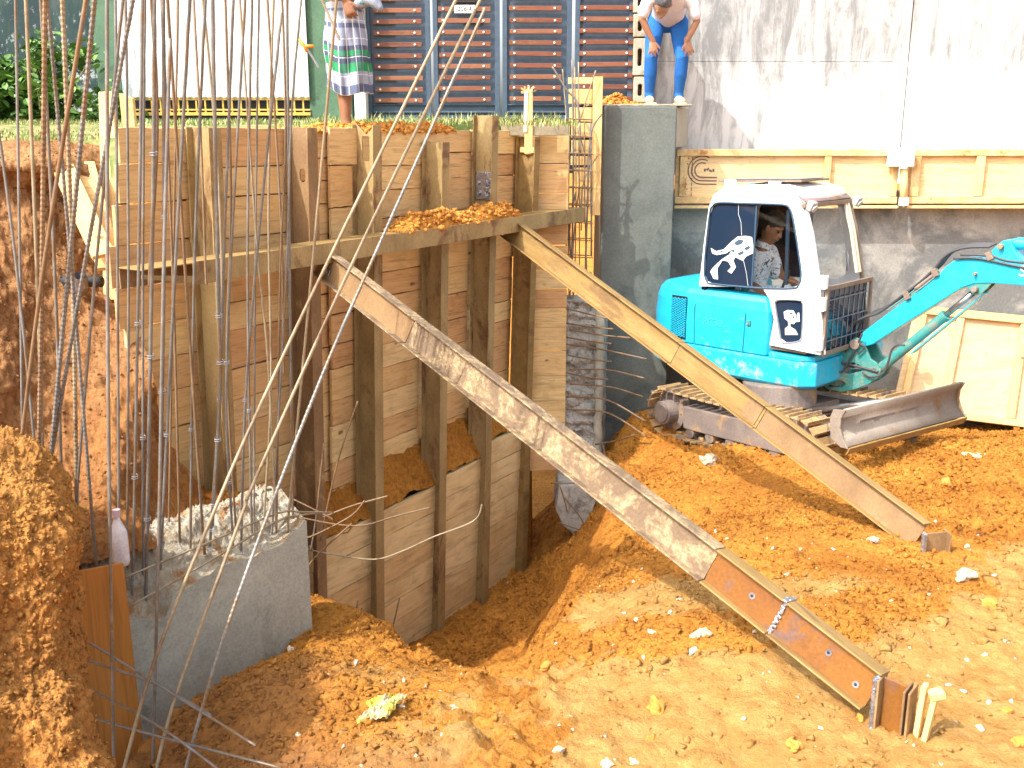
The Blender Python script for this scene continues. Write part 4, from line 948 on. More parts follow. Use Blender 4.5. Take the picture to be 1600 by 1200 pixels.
# ================================================================== REBARS
RG = 'steel reinforcing bars of the foundation'
def rebar(pts, r, mat, label, ribs=False, n=8, ties=0, cat='rebar', group=RG):
    pts = [Vector(p) for p in pts]; base = pts[-1].copy()
    # resample smooth
    if len(pts) > 2: c = catmull([tuple(p) for p in pts], 8); P_ = [Vector(a) for a in c]
    else: P_ = [pts[0].lerp(pts[1], t/6) for t in range(7)]
    L = sum((a-b).length for a, b in zip(P_[:-1], P_[1:])); bw = random.uniform(-.006, .006)
    P_ = [p_+Vector((bw*math.sin(3.1*i/len(P_)), 0, 0)) for i, p_ in enumerate(P_)]
    if ribs:
        Q = []; rr = []; step = .011; acc = []
        for a, b in zip(P_[:-1], P_[1:]):
            m_ = max(1, int((b-a).length/step))
            for t in range(m_): Q.append(a.lerp(b, t/m_))
        Q.append(P_[-1]); rr = [r*(1.16 if i % 2 else .92) for i in range(len(Q))]
        mb = MB().tube([q-base for q in Q], r, 7, True, rr)
    else: mb = MB().tube([q-base for q in P_], r, n)
    o = mb.build('rebar', mat, smooth=not ribs, loc=base); tag(o, label, cat, group)
    if ties:
        for t in range(ties):
            k = MB()
            f = .12+.7*t/max(1, ties); j = int((1-f)*(len(P_)-1)); j = min(max(j, 1), len(P_)-2); c_ = P_[j]-base; d_ = (P_[j+1]-P_[j-1]).normalized(); a_ = d_.orthogonal(); b_ = d_.cross(a_)
            k.tube([c_+d_*(.0015*x)+(a_*math.cos(x*.8)+b_*math.sin(x*.8))*(r+.003) for x in range(18)], .0018, 4)
            k.build('tie_wire', M['wire'], o)
    return o
def ext(u0, v0, u1, v1, Y0, Y1, top=-120):
    """top end extended above v0 when it leaves the frame"""
    a = atY(u0, v0, Y0); b = atY(u1, v1, Y1)
    if v0 <= 2: a = a+(a-b).normalized()*random.uniform(.15, .5)
    return a, b
# (label detail, u0,v0, mid..., u1,v1, Ytop, Ybase, radius, material, ribs, ties)
bars = [
 ('leaning right from the left edge of the picture', [(-14,120),(22,400),(53,700)], 4.6, 4.6, .006, 'rebar', 0, 0),
 ('tan, straight, first full length one from the left edge', [(40,0),(56,400),(66,720)], 4.6, 4.7, .0075, 'rebar3', 0, 0),
 ('ribbed and reddish, near the left edge beside the tan one', [(70,0),(65,400),(60,700)], 4.1, 4.3, .0085, 'rebar2', 1, 0),
 ('grey, just right of the ribbed reddish one', [(63,0),(83,400),(95,760)], 4.5, 4.7, .007, 'rebar', 0, 0),
 ('ribbed grey, leaning right over the bush', [(74,0),(108,365),(148,840)], 4.2, 4.6, .007, 'rebar', 1, 0),
 ('thick pale ribbed, in front of the mouldy wall', [(97,0),(112,400),(119,760)], 4.4, 4.7, .0085, 'rebar3', 1, 0),
 ('brown smooth, leaning left in front of the leaning plank', [(135,0),(73,395),(35,690)], 4.0, 4.2, .008, 'rebar2', 0, 0),
 ('ribbed silver grey, leaning left before the green post', [(148,0),(110,400),(80,720)], 4.1, 4.4, .0085, 'rebar', 1, 0),
 ('grey, dead straight, running down across the brown plywood sheet', [(167,0),(168,600),(178,1240)], 3.75, 3.7, .0065, 'rebar', 0, 0),
 ('thin grey, beside the wooden post', [(180,0),(182,400),(184,880)], 4.7, 4.7, .006, 'rebar', 0, 0),
 ('ribbed, leaning strongly left across the wooden post', [(208,0),(137,390),(80,720)], 4.2, 4.4, .0075, 'rebar', 1, 0),
 ('grey, leaning left from the edge of the white gate', [(193,0),(153,400),(120,790)], 4.5, 4.7, .0065, 'rebar', 0, 0),
 ('grey with tie wires, above the plastic bottle', [(222,0),(214,500),(206,905)], 4.7, 4.8, .0068, 'rebar', 0, 4),
 ('grey doubled and tied, left third of the white gate', [(241,0),(239,300),(228,915)], 4.8, 4.85, .0085, 'rebar', 0, 5),
 ('rusty upper stick beside the doubled one', [(235,0),(247,170),(236,420)], 4.9, 4.9, .0075, 'rebar2', 0, 0),
 ('bluish grey and thick with tie wires', [(254,0),(255,400),(246,880)], 4.9, 4.95, .0085, 'rebar', 0, 5),
 ('long grey, reaching down over the concrete face to the picture bottom', [(266,60),(257,420),(250,800),(238,1240)], 4.0, 3.9, .0065, 'rebar', 0, 0),
 ('rusty, leaning right across the first steel pile', [(262,0),(289,400),(318,830)], 5.0, 5.1, .007, 'rebar2', 0, 0),
 ('rusty thin, upright behind the rusty leaning one', [(278,0),(270,400),(262,880)], 5.3, 5.2, .0055, 'rebar2', 0, 0),
 ('grey, leaning left in the middle of the white gate', [(297,0),(276,400),(252,880)], 4.9, 4.95, .0075, 'rebar', 0, 2),
 ('thin rusty, lifting off the white gate with a slight right lean', [(303,0),(314,200),(322,420)], 5.5, 5.4, .0055, 'rebar2', 0, 0),
 ('tan, leaning right over the cracked pile top', [(315,0),(337,230),(345,520),(330,800)], 5.2, 5.2, .006, 'rebar3', 0, 0),
 ('blue grey tied pair, in front of the first steel pile', [(332,0),(340,420),(344,600),(333,800)], 5.0, 5.1, .0085, 'rebar', 0, 5),
 ('grey, crossing just right of the first steel pile', [(365,0),(350,400),(344,620),(330,830)], 5.1, 5.1, .0065, 'rebar', 0, 2),
 ('grey with rusty foot, leaning left from the right part of the white gate', [(383,0),(360,400),(352,640),(362,830)], 5.2, 5.2, .006, 'rebar', 0, 3),
 ('tan thin, leaning right between the first two steel piles', [(375,0),(400,370),(418,560),(430,800)], 5.4, 5.4, .0055, 'rebar3', 0, 0),
 ('thin straight grey, right quarter of the white gate', [(405,0),(400,400),(398,830)], 5.4, 5.4, .005, 'rebar', 0, 0),
 ('rusty, leaning right at the right end of the white gate', [(418,0),(440,340),(444,560)], 5.6, 5.6, .0055, 'rebar2', 0, 0),
 ('blue grey, leaning left between the first two steel piles', [(440,20),(405,370),(385,620),(378,840)], 5.3, 5.3, .0065, 'rebar', 0, 2),
 ('grey, upright at the left edge of the second steel pile', [(449,0),(453,400),(458,800)], 5.5, 5.6, .0065, 'rebar', 0, 0),
 ('brown, upright left of the second steel pile', [(440,0),(446,200),(437,430),(432,800)], 5.6, 5.5, .0055, 'rebar2', 0, 0),
 ('dark, leaning left onto the second steel pile', [(471,0),(455,170),(446,420),(425,810)], 5.5, 5.5, .0055, 'rebar', 0, 0),
 ('tan long, passing in front of the sarong man and the second steel pile', [(526,0),(490,400),(452,800)], 5.0, 5.5, .0065, 'rebar3', 0, 0),
 ('grey, slim, just right of the wooden post', [(196,0),(200,400),(198,860)], 4.8, 4.85, .0058, 'rebar', 0, 1),
 ('grey, pencil straight, over the left half of the first bay of boards', [(226,0),(222,400),(222,890)], 4.9, 4.9, .006, 'rebar', 0, 2),
 ('brown, leaning right over the first bay of boards', [(252,0),(268,400),(280,850)], 5.1, 5.1, .006, 'rebar2', 0, 0),
 ('grey, leaning left and low beside the first steel pile', [(321,0),(303,400),(296,860)], 5.1, 5.1, .0065, 'rebar', 0, 2),
 ('brown, kinked, just right of the first steel pile', [(352,0),(362,300),(356,560),(368,800)], 5.3, 5.3, .0058, 'rebar2', 0, 0),
 ('grey, steep, in the middle of the second bay of boards', [(394,0),(386,400),(392,810)], 5.4, 5.4, .006, 'rebar', 0, 2),
 ('tan, slightly bowed, right part of the second bay of boards', [(428,0),(420,300),(424,600),(414,790)], 5.5, 5.5, .0058, 'rebar3', 0, 0),
 ('grey, upright near the picture left edge behind the ribbed ones', [(24,0),(30,400),(34,700)], 4.8, 4.8, .006, 'rebar', 0, 0),
 ('short tan tip beside the sarong man', [(499,-10),(522,42)], 6.4, 6.4, .007, 'rebar3', 0, 0),
]
for lab, px_, y0, y1, r_, mt, rib, ties in bars:
    n_ = len(px_); pts = [atY(u, v, y0+(y1-y0)*i/(n_-1)) for i, (u, v) in enumerate(px_)]
    if px_[0][1] <= 2: pts[0] = pts[0]+(pts[0]-pts[1]).normalized()*random.uniform(.1, .45)
    if px_[-1][1] < 1000: pts.append(pts[-1]+(pts[-1]-pts[-2]).normalized()*(.55 if px_[-1][0] < 190 else .08))
    rebar(pts, r_*1.12, M[mt], 'rebar, '+lab, rib, 8, ties)
# three long raking bars
for lab, px_, ys, r_, mt, rib in (
  ('leftmost of the three long bars raking up to the right', [(722,-20),(517,400),(400,650),(335,800),(243,1030),(190,1215)], [5.0,4.5,4.2,4.0,3.75,3.6], .0078, 'rebar3', 0),
  ('middle of the three long bars raking up to the right', [(760,-20),(557,400),(400,750),(381,800),(275,1090),(240,1225)], [5.1,4.6,4.2,4.15,3.8,3.65], .0078, 'rebar3', 0),
  ('ribbed right one of the three long raking bars, with its tip against the gate', [(758,13),(585,400),(515,560),(430,775),(345,1010),(285,1220)], [5.0,4.6,4.4,4.15,3.8,3.6], .0075, 'rebar', 1)):
    rebar([atY(u, v, y) for (u, v), y in zip(px_, ys)], r_, M[mt], 'rebar, '+lab, rib)
# lying bars on and below the block
def onface(u, v, off): return atP(u, v, BN+BNrm*off, BNrm)
rebar([onface(196, 902, .02), onface(300, 858, .02), onface(430, 803, .0), onface(470, 800, 0), atY(520, 801, 5.9)], .006, M['rebar3'], 'rebar, upper of the two bars lying along the broken edge of the concrete block')
rebar([onface(205, 946, .02), onface(300, 893, .02), onface(365, 855, .02), onface(440, 812, .0), atY(505, 801, 5.9)], .006, M['rebar3'], 'rebar, lower of the two bars lying along the broken edge of the concrete block')
for lab, px_, ys in (('upper long bar slanting down right below the concrete block', [(100,980),(240,1065),(400,1165)], (3.9,3.85,3.5)), ('second slanting bar low on the left, meeting the upper one', [(105,1022),(240,1068),(330,1118)], (4.0,3.9,3.7)),
                     ('third slanting bar low on the left', [(110,1062),(240,1130),(345,1205)], (3.95,3.7,3.5)), ('flattest low bar at the bottom left', [(120,1115),(240,1148),(440,1200)], (3.9,3.7,3.5))):
    rebar([atY(u, v, y) for (u, v), y in zip(px_, ys)], .0055, M['rebar'], 'rebar, '+lab)
for lab, px_, Y in (('bent bar reaching farthest right over the lower boards', [(478,858),(520,866),(584,874),(630,860),(676,839),(739,814),(753,788)], 6.6), ('middle wavy bar beyond the block end', [(471,809),(530,820),(572,820),(620,806),(672,793)], 6.3),
        ('short bar pointing up right to the third pile', [(505,808),(550,790),(606,775)], 6.2), ('crooked bar curling up beside the block end', [(474,839),(490,837),(548,807),(570,782)], 6.1),
        ('dark bar slanting up from behind the block end', [(478,888),(507,857),(550,818)], 6.0), ('small bar stub between second pile and block', [(458,780),(503,803),(520,812)], 6.0),
        ('long thin bar leaning against the proud boards', [(559,627),(528,720),(500,845)], 6.5), ('second thin bar leaning beside the second pile', [(506,693),(496,800),(486,860)], 6.3)):
    rebar([atY(u, v, Y) for u, v in px_], .006, M['rebar2' if 'bent' not in lab else 'rebar3'], 'rebar, '+lab)
for lab, px_, Y in (('left stick', [(559,938),(550,985)], 6.7), ('middle stick', [(565,950),(562,1000)], 6.8), ('right stick', [(624,935),(606,1010)], 7.1)):
    rebar([atY(u, v, Y) for u, v in px_], .005, M['rebar2'], 'short '+lab+' of three poking from the soil at the lower boards', False, 8, 0, 'rebar', 'sticks at the foot of the lower boards')

# ================================================================== STUB WALL + CAGE
x0 = atY(880, 600, 9.75).x; x1 = atY(940, 600, 9.75).x
zt_ = atY(905, 470, 9.75).z; zb_ = atY(905, 790, 9.75).z
nx_, nz_ = 30, 110; XX, ZZ = np.meshgrid(np.linspace(0, 1, nx_), np.linspace(0, 1, nz_))
ragL = .0; botcut = .12*np.clip(ZZ-.8, 0, 1)*5
X_ = x0+(x1-x0)*XX; X_ = X_+np.where(XX < .5, botcut*(1-XX*2)*.5, 0); Z_ = zt_+(zb_-zt_)*ZZ
Y_ = 9.75+.03*fbm(X_, 0*X_, Z_, 8, 3)+.018*np.sin(Z_*40+3*fbm(X_, 0*X_, Z_, 4, 2))+.01*fbm(X_, 0*X_, Z_, 40, 2)
P_ = np.dstack([X_, Y_, Z_])
P_ = np.concatenate([np.dstack([X_[:, :1], Y_[:, :1]+.3, Z_[:, :1]]), P_, np.dstack([X_[:, -1:]+.10, Y_[:, -1:]+.55, Z_[:, -1:]])], 1)
P_ = np.concatenate([P_[:1]+np.array([0, .4, 0]), P_], 0)
o = np_grid_mesh('stub_wall', P_, M['roughcem'], False); o_stub = o; tag(o, 'rough grey concrete stub wall with rusty starter bars sticking out, right of the boards', 'concrete wall')
for k, (pts) in enumerate([[(885,482),(925,492),(948,497)], [(885,505),(935,512),(958,514)], [(890,515),(935,523),(985,528)], [(885,527),(925,534),(955,537)], [(885,538),(935,545),(1010,561)], [(888,555),(925,562),(955,565)], [(890,578),(950,578),(1007,591)],
        [(885,582),(920,590),(950,593)], [(890,600),(955,605),(1005,620)], [(885,620),(935,622),(965,632),(1008,658)], [(885,640),(940,643),(970,655),(1010,682)], [(930,694),(965,688),(996,677)], [(941,690),(945,712),(949,733)]]):
    rebar([atY(u, v, 9.68-.25*i/2) for i, (u, v) in enumerate(pts)], .0088, M['rebar2'], 'rusty starter bar, %s from the top on the rough stub wall' % (ORD[k] if k else 'first'), False, 6, 0, 'rebar', 'starter bars of the stub wall')
p = atY(900, 790, 9.3)
k = MB(); k.prism([(-.17, .20), (.10, .26), (.20, .05), (.12, -.25), (0, -.33), (-.12, -.22), (-.2, -.05)], p, (1,0,0), (0,0,1), (0,1,0), .5)
o = k.build('concrete_lump', M['roughcem'], bevel=.02); tag(o, 'ragged concrete lump hanging low between soil and the near strut', 'concrete lump')
for k, pts in enumerate([[(875,760),(882,782),(886,800)], [(882,778),(905,805),(914,822)], [(922,770),(940,805),(936,860)], [(874,817),(912,830)], [(860,755),(900,755)]]):
    rebar([atY(u, v, 9.1) for u, v in pts], .007, M['rebar2'], ['short upright', 'slanting', 'long crooked', 'lowest loose', 'uppermost level'][k]+' rusty bar at the ragged concrete lump', False, 6, 0, 'rebar', 'bars at the concrete lump')
xa_ = atY(929, 600, 9.72); xb_ = atY(941, 600, 9.72)
_k = MB(); _rows = []
for i in range(60):
    z_ = zt_-.08+(zb_+.12-zt_)*i/59; w1 = .006*math.sin(i*1.7)+.008*math.sin(i*.7); _rows.append([(xa_.x+w1, 9.70+.012*math.sin(i), z_), (xb_.x+w1*.5, 9.705+.01*math.sin(i*1.3), z_)])
_o = _k.grid(_rows).build('slurry_streak', M['cempale'], o_stub, smooth=True); _o.modifiers.new('s', 'SOLIDIFY').thickness = .03
_c = atY(962, 163, 10.66); _n = 420; _q = rng.normal(size=(_n, 3))*np.array([.13, .10, 0])
_q[:, 2] = np.clip(.11*np.exp(-(_q[:, 0]/.12)**2-(_q[:, 1]/.12)**2)*rng.random(_n)**.4, 0, 1); _p = _q+np.array([_c.x, _c.y+.03, zc+.025])
scatter('soil_heap', _p, .008+.02*rng.random(_n)**2, M['clod'], 'little heap of orange soil on the column beside the block pillar', 'soil heap')
# form plank behind the cage
FP = empty('column_form', tuple(atY(914, 335, 10.15)), 'pale timber column form with side board and cleats behind the rebar cage', 'formwork')
k = MB(); x0 = atY(926, 200, 10.12).x; x1 = atY(940.5, 200, 10.12).x; k.box(((x0+x1)/2, 10.15, (atY(930,120,10.15).z+atY(930,336,10.15).z)/2), (x1-x0, .06, atY(930,120,10.15).z-atY(930,336,10.15).z)); rel(k.build('side_board', M['pineZ'], bevel=.003), FP)
cl = [(121, 131, 888), (139, 162, 889), (168, 190, 890), (192, 215, 893), (219, 240, 893), (244, 258, 892), (262, 285, 896), (290, 333, 905)]
for va, vb, ul in cl:
    xa = atY(ul, va, 10.18).x; xb = atY(926, va, 10.18).x; za = atY(900, va, 10.18).z; zb2 = atY(900, vb, 10.18).z
    rel(MB().box(((xa+xb)/2, 10.2, (za+zb2)/2), (xb-xa, .03, za-zb2)).build('cleat', M['pine'], bevel=.003), FP)
CG = empty('rebar_cage', tuple(atY(905, 440, 9.95)), 'upright rebar column cage with stirrups in front of the pale timber form', 'rebar cage')
vb_ = [[(894,93),(896,250),(893,440)],[(898,105),(900,300),(898,440)],[(904,97),(905,300),(906,560)],[(863,104),(885,140),(903,165),(907,240)],[(879,108),(884,170),(888,230)],[(931,110),(918,150),(906,190)],[(884,180),(884,320),(886,450)],[(913,190),(914,330),(918,450)],[(890,190),(888,380),(890,500)],
       [(940,178),(922,215),(918,320),(914,440)],[(936,240),(912,285),(908,360)],[(902,200),(914,250),(906,330)],[(900,300),(890,360),(896,460)],[(906,280),(895,400),(899,520)],[(884,290),(892,420),(890,470)],[(922,190),(924,300),(924,400)]]
for k, pts in enumerate(vb_):
    pts = [atY(u, v, 9.95+.12*((k*7) % 3)/2) for u, v in pts]; cc = [Vector(a)-CG.location for a in catmull([tuple(q) for q in pts], 6)]
    MB().tube(cc, .0065 if k % 3 else .010, 6).build('bar', M['rebar'] if k % 3 == 0 else M['rebar3'], CG, smooth=True)
for v in list(range(185, 450, 27)):
    a = atY(885, v, 9.93); b = atY(926, v+2, 9.93); c_ = b+Vector((0, .18, 0)); d_ = a+Vector((0, .18, 0)); q = [x-CG.location for x in (a, b, c_, d_, a)]
    MB().tube(q, .006, 6).build('stirrup', M['rebar2'], CG)

# stake on last pile, posts and planks at left
p = atY(826, 215, W(PS[5], -.1, 0).y); q = atY(826, 140, p.y)
SK = MB(); SK.bar(p+Vector((0,0,-.15)), q, .075, .07, (0,1,0)); o = SK.build('wooden_stake', M['pineZ'], bevel=.006); tag(o, 'wooden stake with a frayed head standing on the last steel pile', 'stake')
k = MB()
for i in range(22):
    a = random.uniform(0, 6.28); k.bar(q+Vector((0,0,-.03)), q+Vector((math.cos(a)*.07, math.sin(a)*.05, random.uniform(-.03, .04))), .012, .006)
k.build('splintered_head', M['pine'], o)
k = MB(); k.bar(p+Vector((-.032,-.042,.05)), q+Vector((-.025,-.042,-.02)), .03, .006, (0,1,0)); k.build('white_tape', M['white'], o)
p = atY(168, 145, 6.85); q = atY(176, 470, 6.35); o = MB().bar(q, p, .10, .05, (0,1,0)).build('timber_post', M['pineZ'], bevel=.004); tag(o, 'tall pale timber post at the left end of the board wall', 'post')
p = atY(186, 146, 6.8); q = atY(219, 146, 6.95)
o = MB().prism([(0, 0), (q.x-p.x, -.03), (q.x-p.x, -.55), (0, -.55)], p, (1,0,0), (0,0,1), (.2,.98,0), .03).build('timber_board', M['pine'], bevel=.003); tag(o, 'pale square board standing up beside the tall timber post', 'board')
o = MB().bar(atY(128, 255, 6.55), atY(172, 420, 6.1), .15, .035, (.5,-.8,.1)).build('timber_plank', M['pine'], bevel=.004); tag(o, 'right of the two pale planks leaning under the timber post', 'plank', 'leaning planks')
o = MB().bar(atY(98, 262, 6.4), atY(162, 400, 6.0), .13, .035, (.5,-.8,.1)).build('timber_plank', M['pine'], bevel=.004); tag(o, 'left of the two pale planks leaning under the timber post', 'plank', 'leaning planks')
o = MB().cyl(atY(70, 438, 6.2), atY(158, 440, 6.1), .035, 16).build('buried_pipe', M['pvc'], smooth=True); tag(o, 'black pipe poking out of the brown earth face', 'pipe')
MB().tube([atY(126, 430, 6.0), atY(128, 445, 6.05), atY(126, 455, 6.12)], .04, 12, False, [.037, .038, .037]).build('clamp', M['weld'], o)

# bottle, bag, stones
bp = atY(190, 882, 4.62); bp = Vector((bp.x, bp.y, bp.z))
BT = MB(); prof_ = [(0, .045), (.02, .052), (.12, .052), (.17, .05), (.21, .03), (.235, .018), (.25, .018)]
sc_ = 1.02; BT.tube([(0,0,h*sc_) for h, r_ in prof_], .05, 20, True, [r_*sc_*.8 for h, r_ in prof_]); o = BT.build('plastic_bottle', M['plastic'], smooth=True, loc=bp); tag(o, 'milky plastic bottle with a pink cap among the rebars', 'bottle')
MB().cyl((0,0,.25*sc_), (0,0,.285*sc_), .02, 14).build('cap', plain('pink_cap', (.5, .38, .42), .5), o)
bg_ = atZ(597, 1108, -2.37); bg_.z = gz(bg_.x, bg_.y)
nb = 90; U_, V_ = np.meshgrid(np.linspace(-1, 1, nb), np.linspace(-1, 1, nb))
rr = 1+.25*fbm(U_, V_, 3, 1.5, 2); rr = rr+.35*np.sign(fbm(U_, V_, 6, 1.1, 1))*0+.30*fbm(U_*1.5, V_*1.5, 21, 1.2, 2); Xb = bg_.x+.075*U_*rr+.02*V_; Yb = bg_.y+.078*V_*rr+.03*U_
Zb = bg_.z+.004+.024*np.clip(1-(U_**2+V_**2)*.6, 0, 1)+.024*np.abs(fbm(U_, V_, 8, 2.2, 4, .6))
a_ = np_grid_mesh('crumpled_bag', np.dstack([Xb, Yb, Zb]), M['bagY']); a_.modifiers.new('s', 'SOLIDIFY').thickness = .003; tag(a_, 'crumpled yellow and cream plastic bag lying on the clay', 'bag')
def rock(u, v, r, mat, label, z=None, fl=.7, grp=None, seed=0):
    # march the ray onto the terrain
    rr_ = ray(u, v); t0, t1 = 2.0, 11.5; t = 2.5; hit = None
    while t < 11.5:
        q = rr_*t
        if q.z < gz_fast(q.x, q.y): hit = q; break
        t += .02
    q = hit or atZ(u, v, -2.45)
    bm = bmesh.new(); bmesh.ops.create_icosphere(bm, subdivisions=3, radius=1); vs = np.array([v_.co[:] for v_ in bm.verts]); fs = [[w_.index for w_ in f.verts] for f in bm.faces]; bm.free()
    s_ = rng.random()*50+seed; k_ = 1+.45*fbm(vs[:,0]+s_, vs[:,1], vs[:,2], 1.1, 3)+.10*fbm(vs[:,0]+s_, vs[:,1], vs[:,2], 5, 2)
    for _ in range(5):
        dd = rng.normal(size=3); dd /= np.linalg.norm(dd); pr = vs@dd; k_ = np.where(pr > .55, k_*.55/np.maximum(pr, .55)*1.0, k_)
    vs = vs*k_[:, None]*np.array([1, .8, fl])*r
    a = rng.random()*6.28; c_, s2 = math.cos(a), math.sin(a); vs = np.stack([vs[:,0]*c_-vs[:,1]*s2, vs[:,0]*s2+vs[:,1]*c_, vs[:,2]], -1)
    o_ = MB().add(vs.tolist(), fs).build('stone' if mat is not M['claylump'] else 'clay_lump', mat, loc=(q.x, q.y, q.z+r*fl*.35)); tag(o_, label, 'stone', grp); return o_
_iz = GZ
def gz_fast(x, y):
    j = int((x-gx[0])/STP); i = int((y-gy[0])/STP)
    if 0 <= i < GZ.shape[0] and 0 <= j < GZ.shape[1]: return GZ[i, j]
    return -3
for u, v, r_, lab, mt in [(1103,722,.13,'biggest pale stone, half buried right of the stub wall below the track','stone'), (1094,992,.075,'pale cleft stone standing on the clod heap under the near strut','stone'), (1082,1022,.06,'flat pale stone just below the cleft one','stone'),
        (1368,849,.075,'cream stone at the left of the far strut foot','stone'), (1505,905,.11,'flat cream stone right below the far strut foot','stone'), (1545,951,.085,'orange lump on the pale clay near the right edge','clod'), (1030,1112,.09,'rounded yellowish lump on the pale clay in the middle foreground','clod'),
        (1018,1158,.05,'smaller yellowish lump below the rounded one','clod'), (1385,1127,.06,'orange clod against the foot of the near strut','clod'), (1345,1125,.05,'orange clod left of the near strut foot','clod'), (454,1014,.04,'whitish pebble near the heap beside the concrete block','stone'),
        (556,1038,.035,'white pebble on the clay above the yellow bag','stone'), (710,1112,.035,'white pebble right of the yellow bag','stone'), (628,1105,.03,'white pebble touching the right side of the yellow bag','stone'), (468,1152,.03,'white pebble below left of the yellow bag','stone'),
        (1000,970,.05,'pale stone left of the cleft one','stone'), (1018,992,.045,'small pale stone among orange clods','stone'), (873,1175,.04,'white pebble at the bottom middle','stone'), (950,1195,.045,'left one of the white stones at the bottom edge','stone'), (990,1195,.05,'right one of the white stones at the bottom edge','stone'),
        (476,972,.055,'long brown clod on the heap beside the concrete block','clod'), (470,952,.05,'clod at the crest of the heap beside the concrete block','clod'), (795,912,.04,'small cream stone on the shaded pit floor','stone'), (1480,760,.12,'big crumbling clod on the heap in front of the blade','clod'), (1300,1000,.05,'clod right of the near strut','clod'),
        (1590,1165,.06,'orange clod at the lower right corner','clod'), (1575,1112,.05,'dark orange clod near the right edge','clod'), (1240,1170,.06,'dark clod at the bottom right of centre','clod'), (850,1045,.06,'reddish clod on the rim of the pit','clod')]:
    rock(u, v, r_*.62, M[mt], lab, grp='loose stones and lumps on the ground')
def flatbit(u, v, w_, d_, label):
    q = atY(u, v, 8.0); rr_ = ray(u, v); t = 2.5
    while t < 12 and (rr_*t).z > gz_fast((rr_*t).x, (rr_*t).y): t += .02
    q = rr_*t; o_ = MB().box((0,0,0), (w_, d_, .02)).build('wood_scrap', M['plyL'], bevel=.003, loc=q+Vector((0,0,.02))); o_.rotation_euler = (.1, .12, .15); tag(o_, label, 'wood scrap')
flatbit(1530, 716, .28, .09, 'flat scrap of timber lying on the orange heap below the blade')
# extra pebbles
npb = 240; px = rng.uniform(-.9, 3.2, npb); py = rng.uniform(3.0, 6.2, npb); pzz = ground_z(px[None], py[None])[0]
scatter('pebbles', np.stack([px, py, pzz], -1), .005+.012*rng.random(npb)**2, M['stone'], 'tiny white pebbles sprinkled over the clay', 'pebbles')
# crumbs on shelf behind the block
npb = 2600; q = rng.random(npb)*BL*1.25-.25; e = -.36-rng.random(npb)*.9; px = BN.x+BD.x*q+BNrm.x*e; py = BN.y+BD.y*q+BNrm.y*e
kz = ((px-A0.x)*NN.x+(py-A0.y)*NN.y) > -.02; px, py = px[kz], py[kz]; pzz = ground_z(px[None], py[None])[0]
scatter('shelf_clods', np.stack([px, py, pzz], -1), .008+.03*rng.random(len(px))**2.5, M['clod'], 'crumbled orange soil behind the concrete block among the rebar feet', 'soil clods')

# ================================================================== PEOPLE helpers
def sweep(mb, pts, n=14, caps=True):
    """pts: list of (pos, rx, ry[, side vector]); rounded ends"""
    P = [Vector(p[0]) for p in pts]; rx = [p[1] for p in pts]; ry = [p[2] if len(p) > 2 else p[1] for p in pts]
    if caps:
        d0 = (P[0]-P[1]).normalized(); d1 = (P[-1]-P[-2]).normalized()
        a, b = [], []
        for f_ in (.85, .5): a.append((P[0]+d0*rx[0]*math.sqrt(1-(1-f_)**2)*.0+d0*rx[0]*(f_ if f_ > .6 else .55)*1.0, rx[0]*(.45 if f_ > .6 else .82), ry[0]*(.45 if f_ > .6 else .82)))
        for f_ in (.5, .85): b.append((P[-1]+d1*rx[-1]*(f_ if f_ > .6 else .55), rx[-1]*(.45 if f_ > .6 else .82), ry[-1]*(.45 if f_ > .6 else .82)))
        P = [x[0] for x in a]+P+[x[0] for x in b]; rx = [x[1] for x in a]+rx+[x[1] for x in b]; ry = [x[2] for x in a]+ry+[x[2] for x in b]
    side = Vector(pts[0][3]) if len(pts[0]) > 3 else None; N_ = len(P); vs = []; nx = None
    for i, p in enumerate(P):
        t = (P[min(i+1, N_-1)]-P[max(i-1, 0)]).normalized()
        if nx is None: nx = (side if side is not None else t.orthogonal()).copy()
        if side is not None: nx = side.copy()
        nx = (nx-t*nx.dot(t)); nx = nx.normalized() if nx.length > 1e-4 else t.orthogonal().normalized(); ny = t.cross(nx)
        for k in range(n): a = 2*math.pi*k/n; vs.append(p+nx*math.cos(a)*rx[i]+ny*math.sin(a)*ry[i])
    fs = []
    for i in range(N_-1):
        for k in range(n): a = i*n+k; b = i*n+(k+1) % n; fs.append((a, b, b+n, a+n))
    fs.append(tuple(range(n))[::-1]); fs.append(tuple(range((N_-1)*n, N_*n))); mb.add(vs, fs)
def unite(mb, name, mat, parent, voxel=.008, smooth=4, sub=0):
    o = mb.build(name, mat, parent, smooth=True)
    r_ = o.modifiers.new('r', 'REMESH'); r_.mode = 'VOXEL'; r_.voxel_size = voxel; r_.use_smooth_shade = True
    s_ = o.modifiers.new('s', 'SMOOTH'); s_.iterations = smooth; s_.factor = .5
    return o
